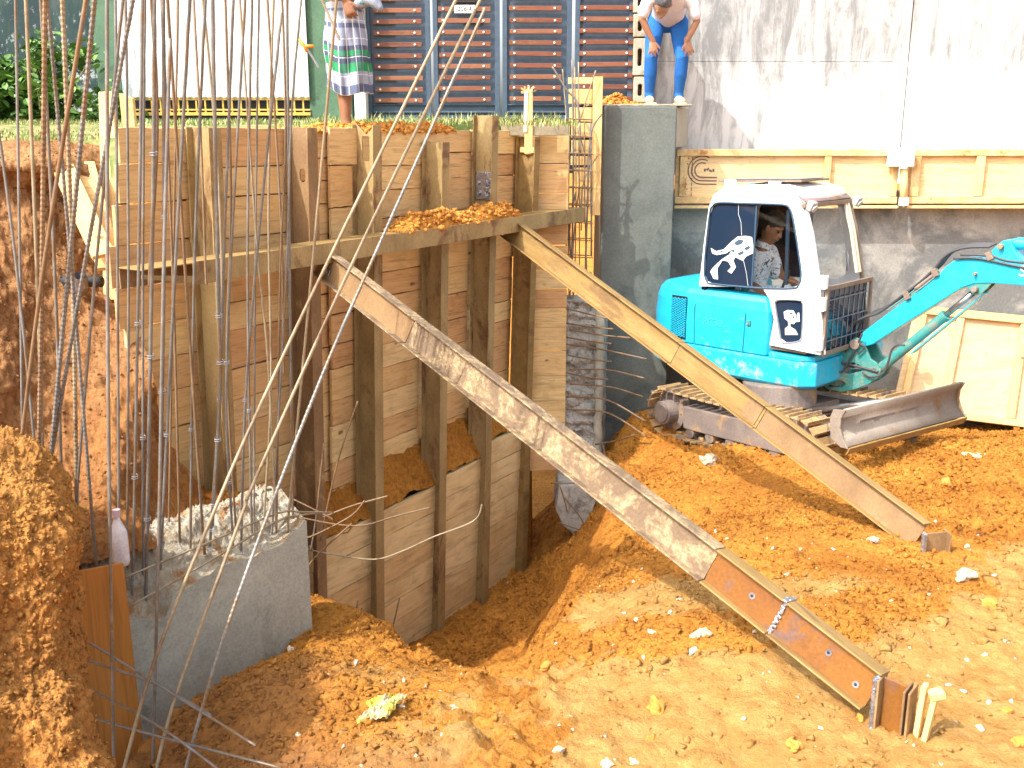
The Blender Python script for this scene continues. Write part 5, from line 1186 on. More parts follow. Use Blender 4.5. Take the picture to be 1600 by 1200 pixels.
def hand(mb, wrist, fwd, palm_n, side, sc=1.0, curl=.3, thumb_side=1, spread=.10):
    """wrist -> fwd direction, palm faces palm_n; thumb on thumb_side*side"""
    f = Vector(fwd).normalized(); pn = Vector(palm_n).normalized(); s = f.cross(pn).normalized()*thumb_side
    w_ = Vector(wrist); k = .0105*sc
    sweep(mb, [(w_-f*.02*sc, .026*sc, .02*sc, s), (w_+f*.03*sc, .034*sc, .017*sc), (w_+f*.075*sc, .040*sc, .014*sc)])
    ln = [.062, .072, .068, .052]
    for i in range(4):
        o_ = (1.5-i)*.0205*sc; b = w_+f*.078*sc+s*o_; d = (f+s*(1.5-i)*spread).normalized(); L = ln[i]*sc
        pts = [(b-d*.02, k), (b, k)]; p = b; ang = 0
        for seg, fr in enumerate((.45, .3, .25)):
            ang += curl*(1+.3*i*.3); dd = (d*math.cos(ang)+pn*math.sin(ang)).normalized(); p = p+dd*L*fr; pts.append((p, k*(.95-.12*seg)))
        sweep(mb, pts, 8)
    b = w_+f*.03*sc+s*.028*sc; d = (f*.75+s*.75+pn*.2).normalized()
    sweep(mb, [(b, k*1.25), (b+d*.035*sc, k*1.15), (b+d*.035*sc+(d+f*.4).normalized()*.028*sc, k)], 8)
def head(mb, c, fwd, up, sc=1.0, ears=True):
    f = Vector(fwd).normalized(); u = Vector(up); u = (u-f*u.dot(f)).normalized(); s = f.cross(u)
    c = Vector(c); P = lambda a, b, d=0: c+f*a*sc+u*b*sc+s*d*sc
    sweep(mb, [(P(-.01,-.085), .062*sc, .072*sc, s), (P(-.01,-.02), .073*sc, .090*sc), (P(-.012,.045), .074*sc, .094*sc), (P(-.012,.085), .060*sc, .078*sc)], 18)
    sweep(mb, [(P(.035,-.105), .040*sc, .040*sc, s), (P(.04,-.06), .052*sc, .05*sc)], 12)      # jaw
    sweep(mb, [(P(.082,.02), .010*sc), (P(.095,-.012), .012*sc), (P(.104,-.028), .015*sc)], 8)  # nose
    for e in (-1, 1):
        sweep(mb, [(P(.085,-.026,.013*e), .009*sc), (P(.094,-.03,.010*e), .009*sc)], 6)
        sweep(mb, [(P(.074,.030,.012*e), .010*sc), (P(.070,.031,.045*e), .011*sc)], 8)       # brow
        if ears: sweep(mb, [(P(-.01,-.035,.074*e), .010*sc), (P(-.018,-.005,.082*e), .016*sc), (P(-.02,.02,.080*e), .013*sc)], 8)
    sweep(mb, [(P(.088,-.060,-.016), .009*sc), (P(.094,-.058,0), .0105*sc), (P(.088,-.060,.016), .009*sc)], 8)
    sweep(mb, [(P(.086,-.074,-.013), .009*sc), (P(.092,-.073,0), .011*sc), (P(.086,-.074,.013), .009*sc)], 8)
    return P
def eyes(P, parent, sc=1.0):
    e_ = MB()
    for e in (-1, 1): e_.tube([P(.076,.008,.031*e), P(.086,.008,.030*e)], .012*sc, 10, True, [.012*sc, .008*sc])
    e_.build('eyes', plain('eye', (.03, .02, .015), .2), parent, smooth=True)

# ---- man in the sarong, back of frame, facing right
mp = atY(546, 207, 7.95); mz = mp.z
ME = empty('person', tuple(mp), 'bare chested man in a checked sarong standing with a hand on his hip', 'person')
b = MB(); F_ = Vector((.95, -.25, 0)).normalized(); S_ = Vector((-F_.y, F_.x, 0))      # facing right; S_ = his left (away)
Q = lambda a, z, s=0: F_*a+S_*s+Vector((0,0,z))
for e, off in ((-1, .03), (1, -.05)):
    sweep(b, [(Q(off*.3, .82, .075*e), .062), (Q(off*.6, .50, .075*e), .056), (Q(off-.01, .40, .08*e), .056), (Q(off-.02, .28, .08*e), .052), (Q(off-.015, .10, .08*e), .036), (Q(off-.01, .05, .08*e), .038)], 16)
    sweep(b, [(Q(off-.03, .035, .08*e), .034, .03, S_), (Q(off+.06, .035, .08*e), .036, .026), (Q(off+.15, .022, .085*e), .042, .016)], 12)
    for tt_ in range(5): sweep(b, [(Q(off+.15, .02, .08*e+(-.035+.0165*tt_)), .010), (Q(off+.195-.006*abs(tt_-1 if e > 0 else 3-tt_), .018, .08*e+(-.037+.0175*tt_)), .009)], 6)
sweep(b, [(Q(0,.86), .135, .105, S_), (Q(0,.95), .14, .10), (Q(.01,1.06), .145, .10), (Q(0,1.2), .165, .11), (Q(-.01,1.32), .175, .10), (Q(-.01,1.38), .10, .07)], 20)
sweep(b, [(Q(-.01,1.38), .055), (Q(.015,1.47), .052)], 12)
Pm_ = head(b, Q(.02, 1.58), F_+Vector((0,0,-.25)), (0,0,1))
# near arm: shoulder - elbow back - hand on hip
sh = Q(0, 1.33, -.20); el = Q(-.13, 1.10, -.30); wr_ = Q(.10, .93, -.205)
sweep(b, [(sh, .052), (sh.lerp(el, .5), .047), (el, .038), (el.lerp(wr_, .4), .036), (wr_, .026)], 12)
hand(b, wr_, Vector((.25, -.10, -.75)), S_, None, 1.0, .35, 1)
sh = Q(0, 1.33, .20); el = Q(-.06, 1.05, .26); wr_ = Q(-.03, .84, .20)
sweep(b, [(sh, .052), (el, .038), (wr_, .026)], 12); hand(b, wr_, Vector((.05, -.1, -.9)), -S_, None, 1.0, .3, -1)
unite(b, 'body', M['skin1'], ME, .007)
h_ = MB(); sweep(h_, [(Pm_(-.02,.02), .08, .098, S_), (Pm_(-.018,.07), .079, .096), (Pm_(-.015,.10), .06, .075)], 16); unite(h_, 'hair', M['hair'], ME, .01)
eyes(Pm_, ME)
def plaid():
    m, nt, bs = new_mat('checked_cloth'); tc = N(nt, 'ShaderNodeAttribute'); tc.attribute_name = 'UVMap'; sp = N(nt, 'ShaderNodeSeparateXYZ'); nt.links.new(tc.outputs['Vector'], sp.inputs[0])
    def band(src, freq, w0, w1, off=0):
        f = math_(nt, 'FRACT', math_(nt, 'ADD', math_(nt, 'MULTIPLY', src, freq), off)); return math_(nt, 'MULTIPLY', math_(nt, 'GREATER_THAN', f, w0), math_(nt, 'LESS_THAN', f, w1))
    base = ramp(nt, sp.outputs[1], [(0, (.10, .12, .19)), (.10, (.32, .35, .43)), (.24, (.035, .24, .10)), (.34, (.07, .09, .14)), (.42, (.035, .24, .10)), (.48, (.08, .09, .14)), (.53, (.27, .30, .40)), (.72, (.10, .12, .21)), (.77, (.33, .36, .44)), (.9, (.14, .17, .26)), (.93, (.44, .46, .52))])
    base.node.color_ramp.interpolation = 'CONSTANT'
    wide = band(sp.outputs[0], 8, .12, .40); col = mix(nt, math_(nt, 'MULTIPLY', wide, .35), base, (.10, .12, .20))
    col = mix(nt, math_(nt, 'MULTIPLY', band(sp.outputs[0], 16, 0, .09), .9), col, (.72, .74, .76))
    col = mix(nt, math_(nt, 'MULTIPLY', band(sp.outputs[1], 5, 0, .05), .7), col, (.66, .68, .72))
    nt.links.new(col, bs.inputs['Base Color']); bs.inputs['Roughness'].default_value = .85; bs.inputs['Specular IOR Level'].default_value = .1
    bump(nt, bs, noise(nt, coords(nt, (2,2,1)), 12, 4, .6, 1.0), .5, .01); return m
nu, nv = 120, 50; rows = []
for j in range(nv+1):
    t = j/nv; row = []
    for i in range(nu+1):
        a = 2*math.pi*i/nu; zz = .93-.60*t
        hem = .06*math.sin(a+2.3)+.02*math.sin(3*a); zz -= hem*t
        rx_ = .134+.034*math.sin(min(1, t*1.6)*math.pi/2)+.0*t; ry_ = .158+.01*t
        fold = (.010*math.sin(a*9+3*t)+.008*math.sin(a*17-5*t+1)+.013*math.sin(a*5+6*t))*(.3+t)
        rr_ = 1+fold*5; fwd_ = .015*t
        row.append(tuple(Q(fwd_+rx_*rr_*math.cos(a)*(.95), zz, ry_*rr_*math.sin(a)*.98)))
    rows.append(row)
sar = MB().grid(rows).build('sarong', plaid(), ME, smooth=True); uv = sar.data.uv_layers.new(name='UVMap')
for lp in sar.data.loops:
    i = lp.vertex_index % (nu+1); j = lp.vertex_index//(nu+1); uv.data[lp.index].uv = (i/nu, 1-j/nv)
sar.modifiers.new('s', 'SOLIDIFY').thickness = .006
k = MB(); sweep(k, [(Q(.14,.92,-.05), .045), (Q(.20,.955,-.03), .055), (Q(.26,.93,-.03), .05), (Q(.29,.89,-.03), .03)], 12); kn = unite(k, 'sarong_knot', mottled('knot_cloth', (.22,.26,.36), (.40,.44,.52), (.05,.18,.14), 22, .85, ssc=12, stain=.55), ME, .01)
k = MB()
for off, e in ((.03, -1), (-.05, 1)): k.prism([(-.07,-.042), (.2,-.045), (.22,0), (.2,.045), (-.07,.042)], Q(off, 0, .08*e)+Vector((0,0,-.004)), F_, S_, (0,0,1), .014); k.tube([Q(off+.08,.02,.08*e-.04), Q(off+.10,.055,.08*e), Q(off+.08,.02,.08*e+.04)], .006, 6)
k.build('sandals', plain('sandal', (.10, .06, .045), .7), ME)
SKT = empty('hand_tool', tuple(mp+Q(-.2, .62, -.18)), 'orange handled hacksaw tool held behind the man in the sarong', 'tool')
k = MB(); k.tube([(-.10, 0, .06), (-.05, 0, .0), (-.03, 0, -.04)], .014, 8); k.tube([(-.06,0,-.0), (.02,0,.0)], .012, 8); k.build('handle', plain('orange_plastic', (.8, .25, .02), .4), SKT, smooth=True)
MB().tube([(-.03,0,-.02), (.05,0,-.15)], .009, 6).build('blade', M['weld'], SKT)

# ---- man in pink shirt bending on the column
mp = atY(1036, 161, 10.62); mp.z = zc+.024
MB2 = empty('person', tuple(mp), 'man in pink shirt and blue jeans bending with hands on knees on the column', 'person')
b = MB(); Q = lambda x, z, y=0: Vector((x, -y, z))     # x right in picture, y toward the camera
legs = MB()
for e in (-1, 1):
    hip = Q(.115*e+.03, .80, -.12); kn_ = Q(.155*e+.005, .44, .10); an = Q(.150*e+.01, .09, -.02)
    sweep(legs, [(hip, .098), (hip.lerp(kn_, .5), .085), (kn_, .066), (kn_.lerp(an, .4), .066), (an+Vector((0,0,.03)), .048), (an+Vector((0,0,-.005)), .052)], 16)
sweep(legs, [(Q(-.06,.82,-.14), .11, .11), (Q(.12,.82,-.14), .11, .11)], 16); sweep(legs, [(Q(.03,.84,-.12), .16, .12, Vector((1,0,0))), (Q(.03,.92,-.06), .155, .11)], 16)
unite(legs, 'jeans', M['jeans'], MB2, .009, 3)
for e in (-1, 1):
    an = Q(.150*e+.01, .09, -.02); sweep(b, [(an, .04), (an+Vector((0,0,.1)), .045)], 10)
sweep(b, [(Q(.03,.90,-.08), .14, .10, Vector((1,0,0))), (Q(.01,.97,.08), .14, .10), (Q(-.02,1.0,.26), .16, .10), (Q(-.03,1.01,.36), .10, .07)], 16)
hc = Q(-.08, .965, .46); sweep(b, [(Q(-.03,1.0,.36), .055), (hc, .055)], 12)
Pm_ = head(b, Q(-.12, .885, .55), Vector((-.12, -.25, -.95)), Vector((-.1, -.93, -.1)))
arms = {}
for e in (-1, 1):
    sh = Q(-.01+.205*e, .99, .27); el = Q(.27, .78, .22) if e > 0 else Q(-.27, .80, .24); wr_ = Q(.155*e+(.0 if e < 0 else .03), .60, .20)
    sweep(b, [(sh, .05), (sh.lerp(el, .5), .046), (el, .037), (el.lerp(wr_, .4), .036), (wr_, .026)], 12)
    hand(b, wr_, Vector((.10*-e*1.0+(.35 if e > 0 else 0), -.05, -.9)), Vector((0, .95, -.2)), None, 1.02, .16, (1 if e < 0 else -1), .22)
    arms[e] = (sh, el)
unite(b, 'body', M['skin2'], MB2, .0065)
h_ = MB(); sweep(h_, [(Pm_(-.035,-.01), .080, .085, Vector((1,0,0))), (Pm_(-.03,.05), .083, .098), (Pm_(-.02,.10), .066, .084)], 18); unite(h_, 'hair', M['greyhair'], MB2, .009)
s_ = MB()
sweep(s_, [(Q(.03,.87,-.09), .165, .13, Vector((1,0,0))), (Q(.03,.90,-.02), .165, .13), (Q(.015,.95,.10), .172, .125), (Q(-.01,.99,.24), .19, .12), (Q(-.02,1.0,.34), .13, .085)], 20)
sweep(s_, [(Q(.05,.83,.06), .05, .03, Vector((1,0,0))), (Q(.03,.90,.12), .12, .06), (Q(.02,.93,.20), .15, .08)], 14)
for e in (-1, 1):
    sh, el = arms[e]; sweep(s_, [(sh+Vector((-.03*e,0,0)), .068), (sh.lerp(el, .35), .062), (sh.lerp(el, .72), .062)], 14)
unite(s_, 'shirt', M['pinkshirt'], MB2, .009, 3)
k = MB()
for e in (-1, 1):
    a = Q(.150*e+.01, .05, -.06); sweep(k, [(a, .042, .05, Vector((1,0,0))), (a+Vector((0,-.08,-.008)), .048, .045), (a+Vector((.01*e,-.17,-.018)), .046, .03)], 14)
unite(k, 'shoes', M['shoe'], MB2, .007)
k = MB()
for e in (-1, 1): a = Q(.150*e+.01, .006, -.02); k.box(a+Vector((0,-.07,0)), (.10, .29, .018))
k.build('soles', plain('sole', (.5, .42, .3), .8), MB2, bevel=.008)

# ================================================================== EXCAVATOR
EC = Vector((2.6, 9.77, -2.97)); TH = R(-44)
EX = empty('mini_excavator', tuple(EC), 'bright cyan mini excavator with white cab and muddy tracks on the orange soil', 'excavator', rot=(0, 0, TH))
HX = Vector((math.cos(TH), math.sin(TH), 0)); HY = Vector((-math.sin(TH), math.cos(TH), 0))
def el(name, mb, mat, **k): return mb.build(name, mat, EX, **k)
def sidepx(u, v, y=-.72):
    p = atP(u, v, EC+HY*y, HY)-EC; return (p.dot(HX), p.z)
XZ = ((1,0,0), (0,0,1), (0,1,0))
# --- house: counterweight + hood
def rounded_house():
    mb = MB(); outline = []
    # plan outline of lower skirt (x,y)
    n_ = 20
    for i in range(n_+1):
        a = R(130+100*i/n_); outline.append((-.12+.98*math.cos(a), .0+.86*math.sin(a)))
    return outline
def sup(cx, rx, ry, a0, a1, st=9, p=.62):
    return [(cx+rx*math.copysign(abs(math.cos(R(a)))**p, math.cos(R(a))), ry*math.copysign(abs(math.sin(R(a)))**p, math.sin(R(a)))) for a in range(a0, a1, st)]
pl_out = [(.66, -.72), (.78, -.60), (.80, -.1), (.80, .72), (-.30, .74)]+sup(-.28, .90, .735, 95, 266)+[(-.30, -.74)]
mb = MB(); zs_ = [(.66, .94), (.70, 1.0), (.90, 1.0), (.925, .99)]; vs = []; fs = []; n_ = len(pl_out)
for z, k in zs_: vs += [(x*k, y*k, z) for x, y in pl_out]
for j in range(len(zs_)-1):
    for i in range(n_): a = j*n_+i; b_ = j*n_+(i+1) % n_; fs.append((a, b_, b_+n_, a+n_))
fs += [tuple(range(n_))[::-1], tuple(range((len(zs_)-1)*n_, len(zs_)*n_))]; mb.add(vs, fs); el('lower_skirt', mb, M['cyan'], bevel=.008)
# hood (engine cover wrapping the rear and near side)
hood_plan = [(.31, -.705), (.36, -.62), (.36, -.42), (-.38, -.40), (-.38, .6), (-.5, .68)]+sup(-.30, .87, .705, 115, 246)+[(-.60, -.712), (-.1, -.715)]
mb = MB(); n_ = len(hood_plan); lay = [(.93, 1.0, 0), (1.15, 1.01, 0), (1.34, .99, 0), (1.42, .955, 0), (1.465, .90, 0), (1.48, .80, 0)]; vs = []; fs = []
cxm = (-.30, -.25)
for z, k, o_ in lay: vs += [(cxm[0]+(x-cxm[0])*k, cxm[1]+(y-cxm[1])*k, z) for x, y in hood_plan]
for j in range(len(lay)-1):
    for i in range(n_): a = j*n_+i; b_ = j*n_+(i+1) % n_; fs.append((a, b_, b_+n_, a+n_))
fs += [tuple(range(n_))[::-1], tuple(range((len(lay)-1)*n_, len(lay)*n_))]; mb.add(vs, fs); el('hood', mb, M['cyan'], smooth=False, bevel=.012)
# hood shut lines, filler cap, handle
for nm, pts in (('shut_line', [(-.46, .94), (-.47, 1.3), (-.44, 1.40)]), ('shut_line', [(.08, .94), (.09, 1.28), (.07, 1.40)]), ('shut_line', [(-.82, 1.0), (-.74, 1.1), (-.70, 1.38)])):
    y_ = -.716 if pts[0][0] > -.6 else -.60
    mb = MB()
    for a, b_ in zip(pts[:-1], pts[1:]): mb.bar((a[0], y_+(.03 if a[1] > 1.35 else 0), a[1]), (b_[0], y_+(.04 if b_[1] > 1.35 else 0), b_[1]), .006, .01, (0,1,0))
    el(nm, mb, plain('seam_shadow', (.01, .15, .22), .6))
mb = MB(); mb.cyl((-.05, -.50, 1.47), (-.05, -.50, 1.50), .045, 18); mb.cyl((-.05, -.50, 1.50), (-.05, -.50, 1.525), .055, 18); el('filler_cap', mb, M['cyanold'], smooth=False, bevel=.004)
mb = MB(); mb.box((.13, -.722, 1.22), (.04, .012, .05)); mb.box((.13, -.73, 1.22), (.014, .008, .03)); el('latch', mb, M['cyanold'], bevel=.004)
# perforated grille
gx_a, gx_b, gz_a, gz_b = -.74, -.56, .965, 1.385
el('grille_backing', MB().box(((gx_a+gx_b)/2, -.716, (gz_a+gz_b)/2), (gx_b-gx_a, .006, gz_b-gz_a), Matrix.Rotation(R(-2), 3, 'Z')), M['black'])
mb = MB(); Rm = Matrix.Rotation(R(-2), 4, 'Z'); pm = Vector(((gx_a+gx_b)/2, -.722, (gz_a+gz_b)/2))
for i in range(-14, 26):
    for sg in (1, -1):
        x_a = -.0875; 
        for (za,) in ((0,),):
            c0 = -.19+i*.0235
            p1 = [(-.0875, c0), (.0875, c0+sg*.10)]
            # clip to the grille
            (xa, ya), (xb, yb) = p1
            if sg < 0: ya += .10*0
            def clip(p, q, lim, s): 
                t = (lim-p[1])/(q[1]-p[1]); return (p[0]+(q[0]-p[0])*t, lim)
            P1, P2 = (xa, ya), (xb, yb)
            lo_, hi_ = -.19, .19
            if max(P1[1], P2[1]) < lo_ or min(P1[1], P2[1]) > hi_: continue
            if P1[1] < lo_: P1 = clip(P1, P2, lo_, 0)
            if P2[1] < lo_: P2 = clip(P1, P2, lo_, 0)
            if P1[1] > hi_: P1 = clip(P1, P2, hi_, 0)
            if P2[1] > hi_: P2 = clip(P1, P2, hi_, 0)
            if abs(P1[0]-P2[0]) < .004: continue
            mb.bar(pm+Rm.to_3x3() @ Vector((P1[0], -.004*(sg > 0), P1[1])), pm+Rm.to_3x3() @ Vector((P2[0], -.004*(sg > 0), P2[1])), .0075, .006, (0,1,0))
el('grille', mb, M['cyan'])
text_mesh('PC30', .10, Matrix.Translation((-.26, -.7205, 1.17)) @ Matrix.Rotation(R(90), 4, 'X'), plain('faded_letters', (.04, .50, .58), .5), EX, 'lettering', .003)
# black scroll sticker on hood's front rounded face
mb = MB()
for k in range(3):
    mb.tube([(.345+.004*math.sin(t), -.665+.028*math.sin(t*1.1+k*2)+.0*k, 1.03+.028*t) for t in range(12)], .004, 5)
mb.tube([(.368, -.66+.04*math.cos(t*.5), 1.30+.05*math.sin(t*.5)) for t in range(14)], .004, 5)
o = el('scroll_sticker', mb, M['black']); o.location = (.012, -.0, 0)
# step deck
mb = MB(); mb.prism([(.34, -.70), (.67, -.70), (.76, -.60), (.78, -.1), (.36, -.1)], (0,0,.925), (1,0,0), (0,1,0), (0,0,1), .05); el('deck_step', mb, M['cyan'], bevel=.012)
# cab ---------------------------------------------------------------
yN, yF = -.70, .18
outer = [sidepx(u, v) for u, v in ((1090,448), (1097,385), (1105,325), (1112,307), (1128,297), (1160,294), (1215,294), (1240,301), (1251,320), (1262,370), (1272,440), (1276,500), (1280,556), (1200,540), (1207,500), (1200,468), (1190,452), (1150,449))]
win = [sidepx(u, v) for u, v in ((1099,430), (1100,400), (1107,335), (1112,322), (1122,317), (1160,318), (1220,320), (1232,326), (1238,345), (1246,395), (1250,430), (1246,445), (1236,451), (1180,450), (1112,444), (1103,440))]
sw = [sidepx(u, v) for u, v in ((1209,474), (1215,469), (1248,470), (1253,478), (1251,525), (1246,534), (1226,536), (1218,530))]
for y_, nm in ((yN, 'cab_side'), (yF, 'cab_side')):
    holed_plate(nm, outer, [win, sw], .035, Matrix.Translation((0, y_, 0)), M['cabwhite'], EX, .008)
# roof, rear, front frame
def loopz(pts): return pts
roof = [sidepx(u, v) for u, v in ((1105,325), (1112,307), (1128,297), (1160,294), (1215,294), (1240,301), (1251,320))]
mb = MB(); rows = [[(x, yN+.036, z) for x, z in roof], [(x*.99, (yN+yF)/2+.02, z+.02) for x, z in roof], [(x, yF-.001, z) for x, z in roof]]; mb.grid(rows); o = el('cab_roof', mb, M['cabwhite'], smooth=True); o.modifiers.new('s', 'SOLIDIFY').thickness = -.02
xr, zr = outer[0]; xr2, zr2 = roof[0]
mb = MB(); mb.add([(xr+.002, yN+.036, zr-.5), (xr+.002, yF-.001, zr-.5), (xr2+.002, yF-.001, zr2), (xr2+.002, yN+.036, zr2)], [(0,1,2,3)]); o = el('cab_rear', mb, M['glass_dark']); o.modifiers.new('s', 'SOLIDIFY').thickness = .02
# window rubber surrounds
def surround(name, poly, y_, r_, mat):
    c = catmull([(x, y_, z) for x, z in poly+[poly[0]]], 4); MB().tube([Vector(a) for a in c[:-1]]+[Vector(c[0])], r_, 6, False).build(name, mat, EX, smooth=True)
rub = plain('window_rubber', (.03, .07, .12), .5)
surround('window_seal', win, yN-.002, .009, rub); surround('window_seal', sw, yN-.002, .007, plain('seal_grey', (.2, .22, .25), .5))
# tinted rear half of the big side window, clear front half
wx = [p[0] for p in win]; wz = [p[1] for p in win]; xm = sidepx(1176, 380)[0]
def clip_poly(poly, xc, left):
    out = []
    for (x0, z0), (x1, z1) in zip(poly, poly[1:]+poly[:1]):
        i0 = (x0 <= xc) == left; i1 = (x1 <= xc) == left
        if i0: out.append((x0, z0))
        if i0 != i1: t = (xc-x0)/(x1-x0); out.append((xc, z0+(z1-z0)*t))
    return out
mb = MB(); mb.prism(clip_poly(win, xm, True), (0, yN+.014, 0), *XZ, .005); RW = el('side_window', mb, M['glass_dark'])
mb = MB(); mb.prism(clip_poly(win, xm, False), (0, yN+.018, 0), *XZ, .004); el('side_window', mb, M['glass'])
mb = MB(); mb.prism(sw, (0, yN+.014, 0), *XZ, .005); LW_ = el('lower_window', mb, M['glass_dark'])
mb = MB(); mb.prism(clip_poly(win, xm+.1, True), (0, yF+.014, 0), *XZ, .005); el('side_window', mb, M['glass_dark'])
mb = MB(); mb.bar((xm, yN+.012, min(wz)+.0), (xm, yN+.012, max(wz)), .014, .012, (0,1,0)); mb.bar((sidepx(1230,330)[0], yN+.05, 1.6), (sidepx(1226,330)[0], yN+.05, 2.26), .03, .02, (0,1,0)) ; el('window_bar', mb, rub)
# sticker: running figure
def poly_px(pts): return [sidepx(u, v) for u, v in pts]
decA = [[(1108,388),(1116,393),(1128,390),(1140,378),(1150,370),(1162,369),(1172,371),(1174,384),(1174,396),(1163,401),(1158,408),(1146,402),(1143,408),(1147,418),(1140,428),(1134,424),(1140,418),(1135,409),(1126,407),(1118,420),(1119,437),(1112,436),(1107,425),(1110,420),(1119,411),(1126,405),(1137,398),(1141,390),(1132,396),(1117,399),(1110,396)]]
mb = MB()
for pg in decA: mb.prism(poly_px(pg), (0, yN+.0125, 0), *XZ, -.003)
mb.build('figure_sticker', M['white'], RW)
dk = MB()
for pg in ([(1144,380),(1152,374),(1160,376),(1156,382),(1148,384)], [(1160,388),(1168,384),(1170,388),(1163,392)], [(1139,392),(1146,389),(1144,395)], [(1150,396),(1158,392),(1160,396),(1152,400)], [(1120,394),(1128,391),(1126,395)]): dk.prism(poly_px(pg), (0, yN+.0085, 0), *XZ, -.002)
dk.build('sticker_shading', plain('sticker_ink', (.04, .08, .12), .5), RW)
mb = MB()
for p_ in ([(1151,318),(1151,335),(1155,348),(1156,368)], [(1159,408),(1163,425),(1166,447)]): mb.tube([(sidepx(u, v)[0], yN+.011, sidepx(u, v)[1]) for u, v in p_], .0022, 5)
mb.build('crack', plain('crack_line', (.6, .62, .64), .5), RW)
decB = [[(1222,488),(1228,485),(1237,486),(1241,493),(1241,503),(1238,507),(1232,506),(1232,511),(1240,516),(1244,524),(1224,524),(1224,514),(1229,510),(1229,503),(1223,498)], [(1243,490),(1246,489),(1247,503),(1242,504)]]
mb = MB()
for pg in decB: mb.prism(poly_px(pg), (0, yN+.0125, 0), *XZ, -.003)
mb.build('profile_sticker', M['white'], LW_)
dk = MB()
for pg in ([(1231,489),(1234,488),(1236,491),(1233,493)], [(1235,495),(1238,494),(1239,499),(1236,498)], [(1228,515),(1229,515),(1229,523),(1228,523)]): dk.prism(poly_px(pg), (0, yN+.0085, 0), *XZ, -.002)
dk.build('sticker_shading', plain('sticker_ink2', (.04, .08, .12), .5), LW_)
# front frame: A posts, lintel, door leaf with handle, mesh guard
fr_line = [sidepx(u, v) for u, v in ((1251,322), (1262,370), (1272,440), (1276,500), (1280,556))]
for y_ in (yN+.05, yF+.01):
    mb = MB()
    for a, b_ in zip(fr_line[:-1], fr_line[1:]): mb.bar((a[0]+.005, y_, a[1]), (b_[0]+.005, y_, b_[1]), .035, .03, (0,1,0))
    el('front_post', mb, M['cabwhite'] if y_ < 0 else M['guard'], bevel=.004)
mb = MB()
for a, b_ in zip(fr_line[:2], fr_line[1:3]): mb.bar((a[0]+.012, yF-.10, a[1]), (b_[0]+.012, yF-.10, b_[1]), .03, .025, (0,1,0)); mb.bar((a[0]+.02, yF-.055, a[1]), (b_[0]+.02, yF-.055, b_[1]), .02, .03, (0,1,0))
el('wiper_rail', mb, plain('cream_rail', (.62, .56, .42), .5), bevel=.003)
x_, z_ = fr_line[0]; mb = MB(); mb.bar((x_+.01, yN, z_+.0), (x_+.01, yF+.03, z_+.0), .05, .04); el('front_lintel', mb, M['guard'], bevel=.005)
mb = MB(); mb.grid([[(roof[-2][0]-.16, yN+.06, roof[-2][1]+.03), (roof[-2][0]-.16, yF-.02, roof[-2][1]+.03)], [(x_-.06, yN+.03, z_+.10), (x_-.06, yF+.0, z_+.10)], [(x_+.03, yN+.03, z_+.03), (x_+.03, yF+.0, z_+.03)]]); o = el('sun_visor', mb, M['visor'], smooth=True); o.modifiers.new('s', 'SOLIDIFY').thickness = .008
for y_ in (yN+.06, yF+.05):
    mb = MB(); mb.box((x_+.06, y_, z_-.0), (.06, .09, .085), Matrix.Rotation(R(25), 3, 'Y')); mb.cyl((x_+.085, y_, z_-.02), (x_+.10, y_, z_-.03), .035, 14); el('work_lamp', mb, M['lamp'], bevel=.01)
# windscreen
mb = MB(); mb.grid([[(a[0]+.0, yN+.07, a[1]) for a in fr_line[:3]], [(a[0]+.0, yF-.02, a[1]) for a in fr_line[:3]]]); el('windscreen', mb, M['glass'])
# guard
gb = fr_line[2][1]-.06; gl = fr_line[4][1]+.0; gxx = fr_line[3][0]+.05
mb = MB()
for z in (gb, gl): mb.bar((gxx, yN+.03, z), (gxx, yF+.03, z), .03, .04)
for y_ in (yN+.04, yF+.02): mb.bar((gxx, y_, gl), (gxx, y_, gb), .03, .03, (0,1,0))
el('guard_frame', mb, M['guard'], bevel=.004)
mb = MB()
for k in range(9): y_ = yN+.09+(yF-yN-.1)*k/8; mb.tube([(gxx, y_, gl), (gxx, y_, gb)], .004, 6)
for k in range(3): z = gl+(gb-gl)*(k+.6)/3.2; mb.tube([(gxx, yN+.05, z), (gxx, yF, z)], .005, 6)
el('guard_bars', mb, plain('guard_bar', (.16, .2, .24), .4, .5))
el('lower_glass', MB().box((gxx-.03, (yN+yF)/2+.02, (gl+gb)/2), (.006, yF-yN-.06, gb-gl)), M['glass_dark'])
for z in (gb+.06, (gb+gl)/2+.16, gl+.10): el('hinge', MB().box((gxx-.02, yN-.002, z), (.07, .05, .12)), M['cabwhite'], bevel=.008)
mb = MB(); mb.tube([(x_+.10, yF-.16, 1.86), (x_+.13, yF-.20, 1.83), (x_+.14, yF-.20, 1.74), (x_+.12, yF-.16, 1.69)], .012, 8); el('grab_handle', mb, M['white'], smooth=True)
# roof rack panel
a0 = sidepx(1108, 284); b0 = sidepx(1286, 286)
mb = MB(); mb.box((.05, -.30, 2.50), (.86, .52, .018), Matrix.Rotation(R(-2), 3, 'Y')); mb.m = 1; mb.box((.05, -.30, 2.515), (.80, .46, .006), Matrix.Rotation(R(-2), 3, 'Y')); el('roof_panel', mb, [M['guard'], M['panel']], bevel=.002)
for x in (-.22, .24): el('panel_bracket', MB().box((x, -.60, 2.46), (.12, .02, .09)), M['cabwhite'], bevel=.004)
mb = MB(); mb.tube([(-.1, -.56, 2.45), (0, -.58, 2.48), (.05, -.56, 2.44)], .008, 6); mb.tube([(-.02, -.55, 2.46), (.1, -.58, 2.44)], .007, 6); el('roof_cables', mb, plain('blue_cable', (.05, .2, .4), .5))
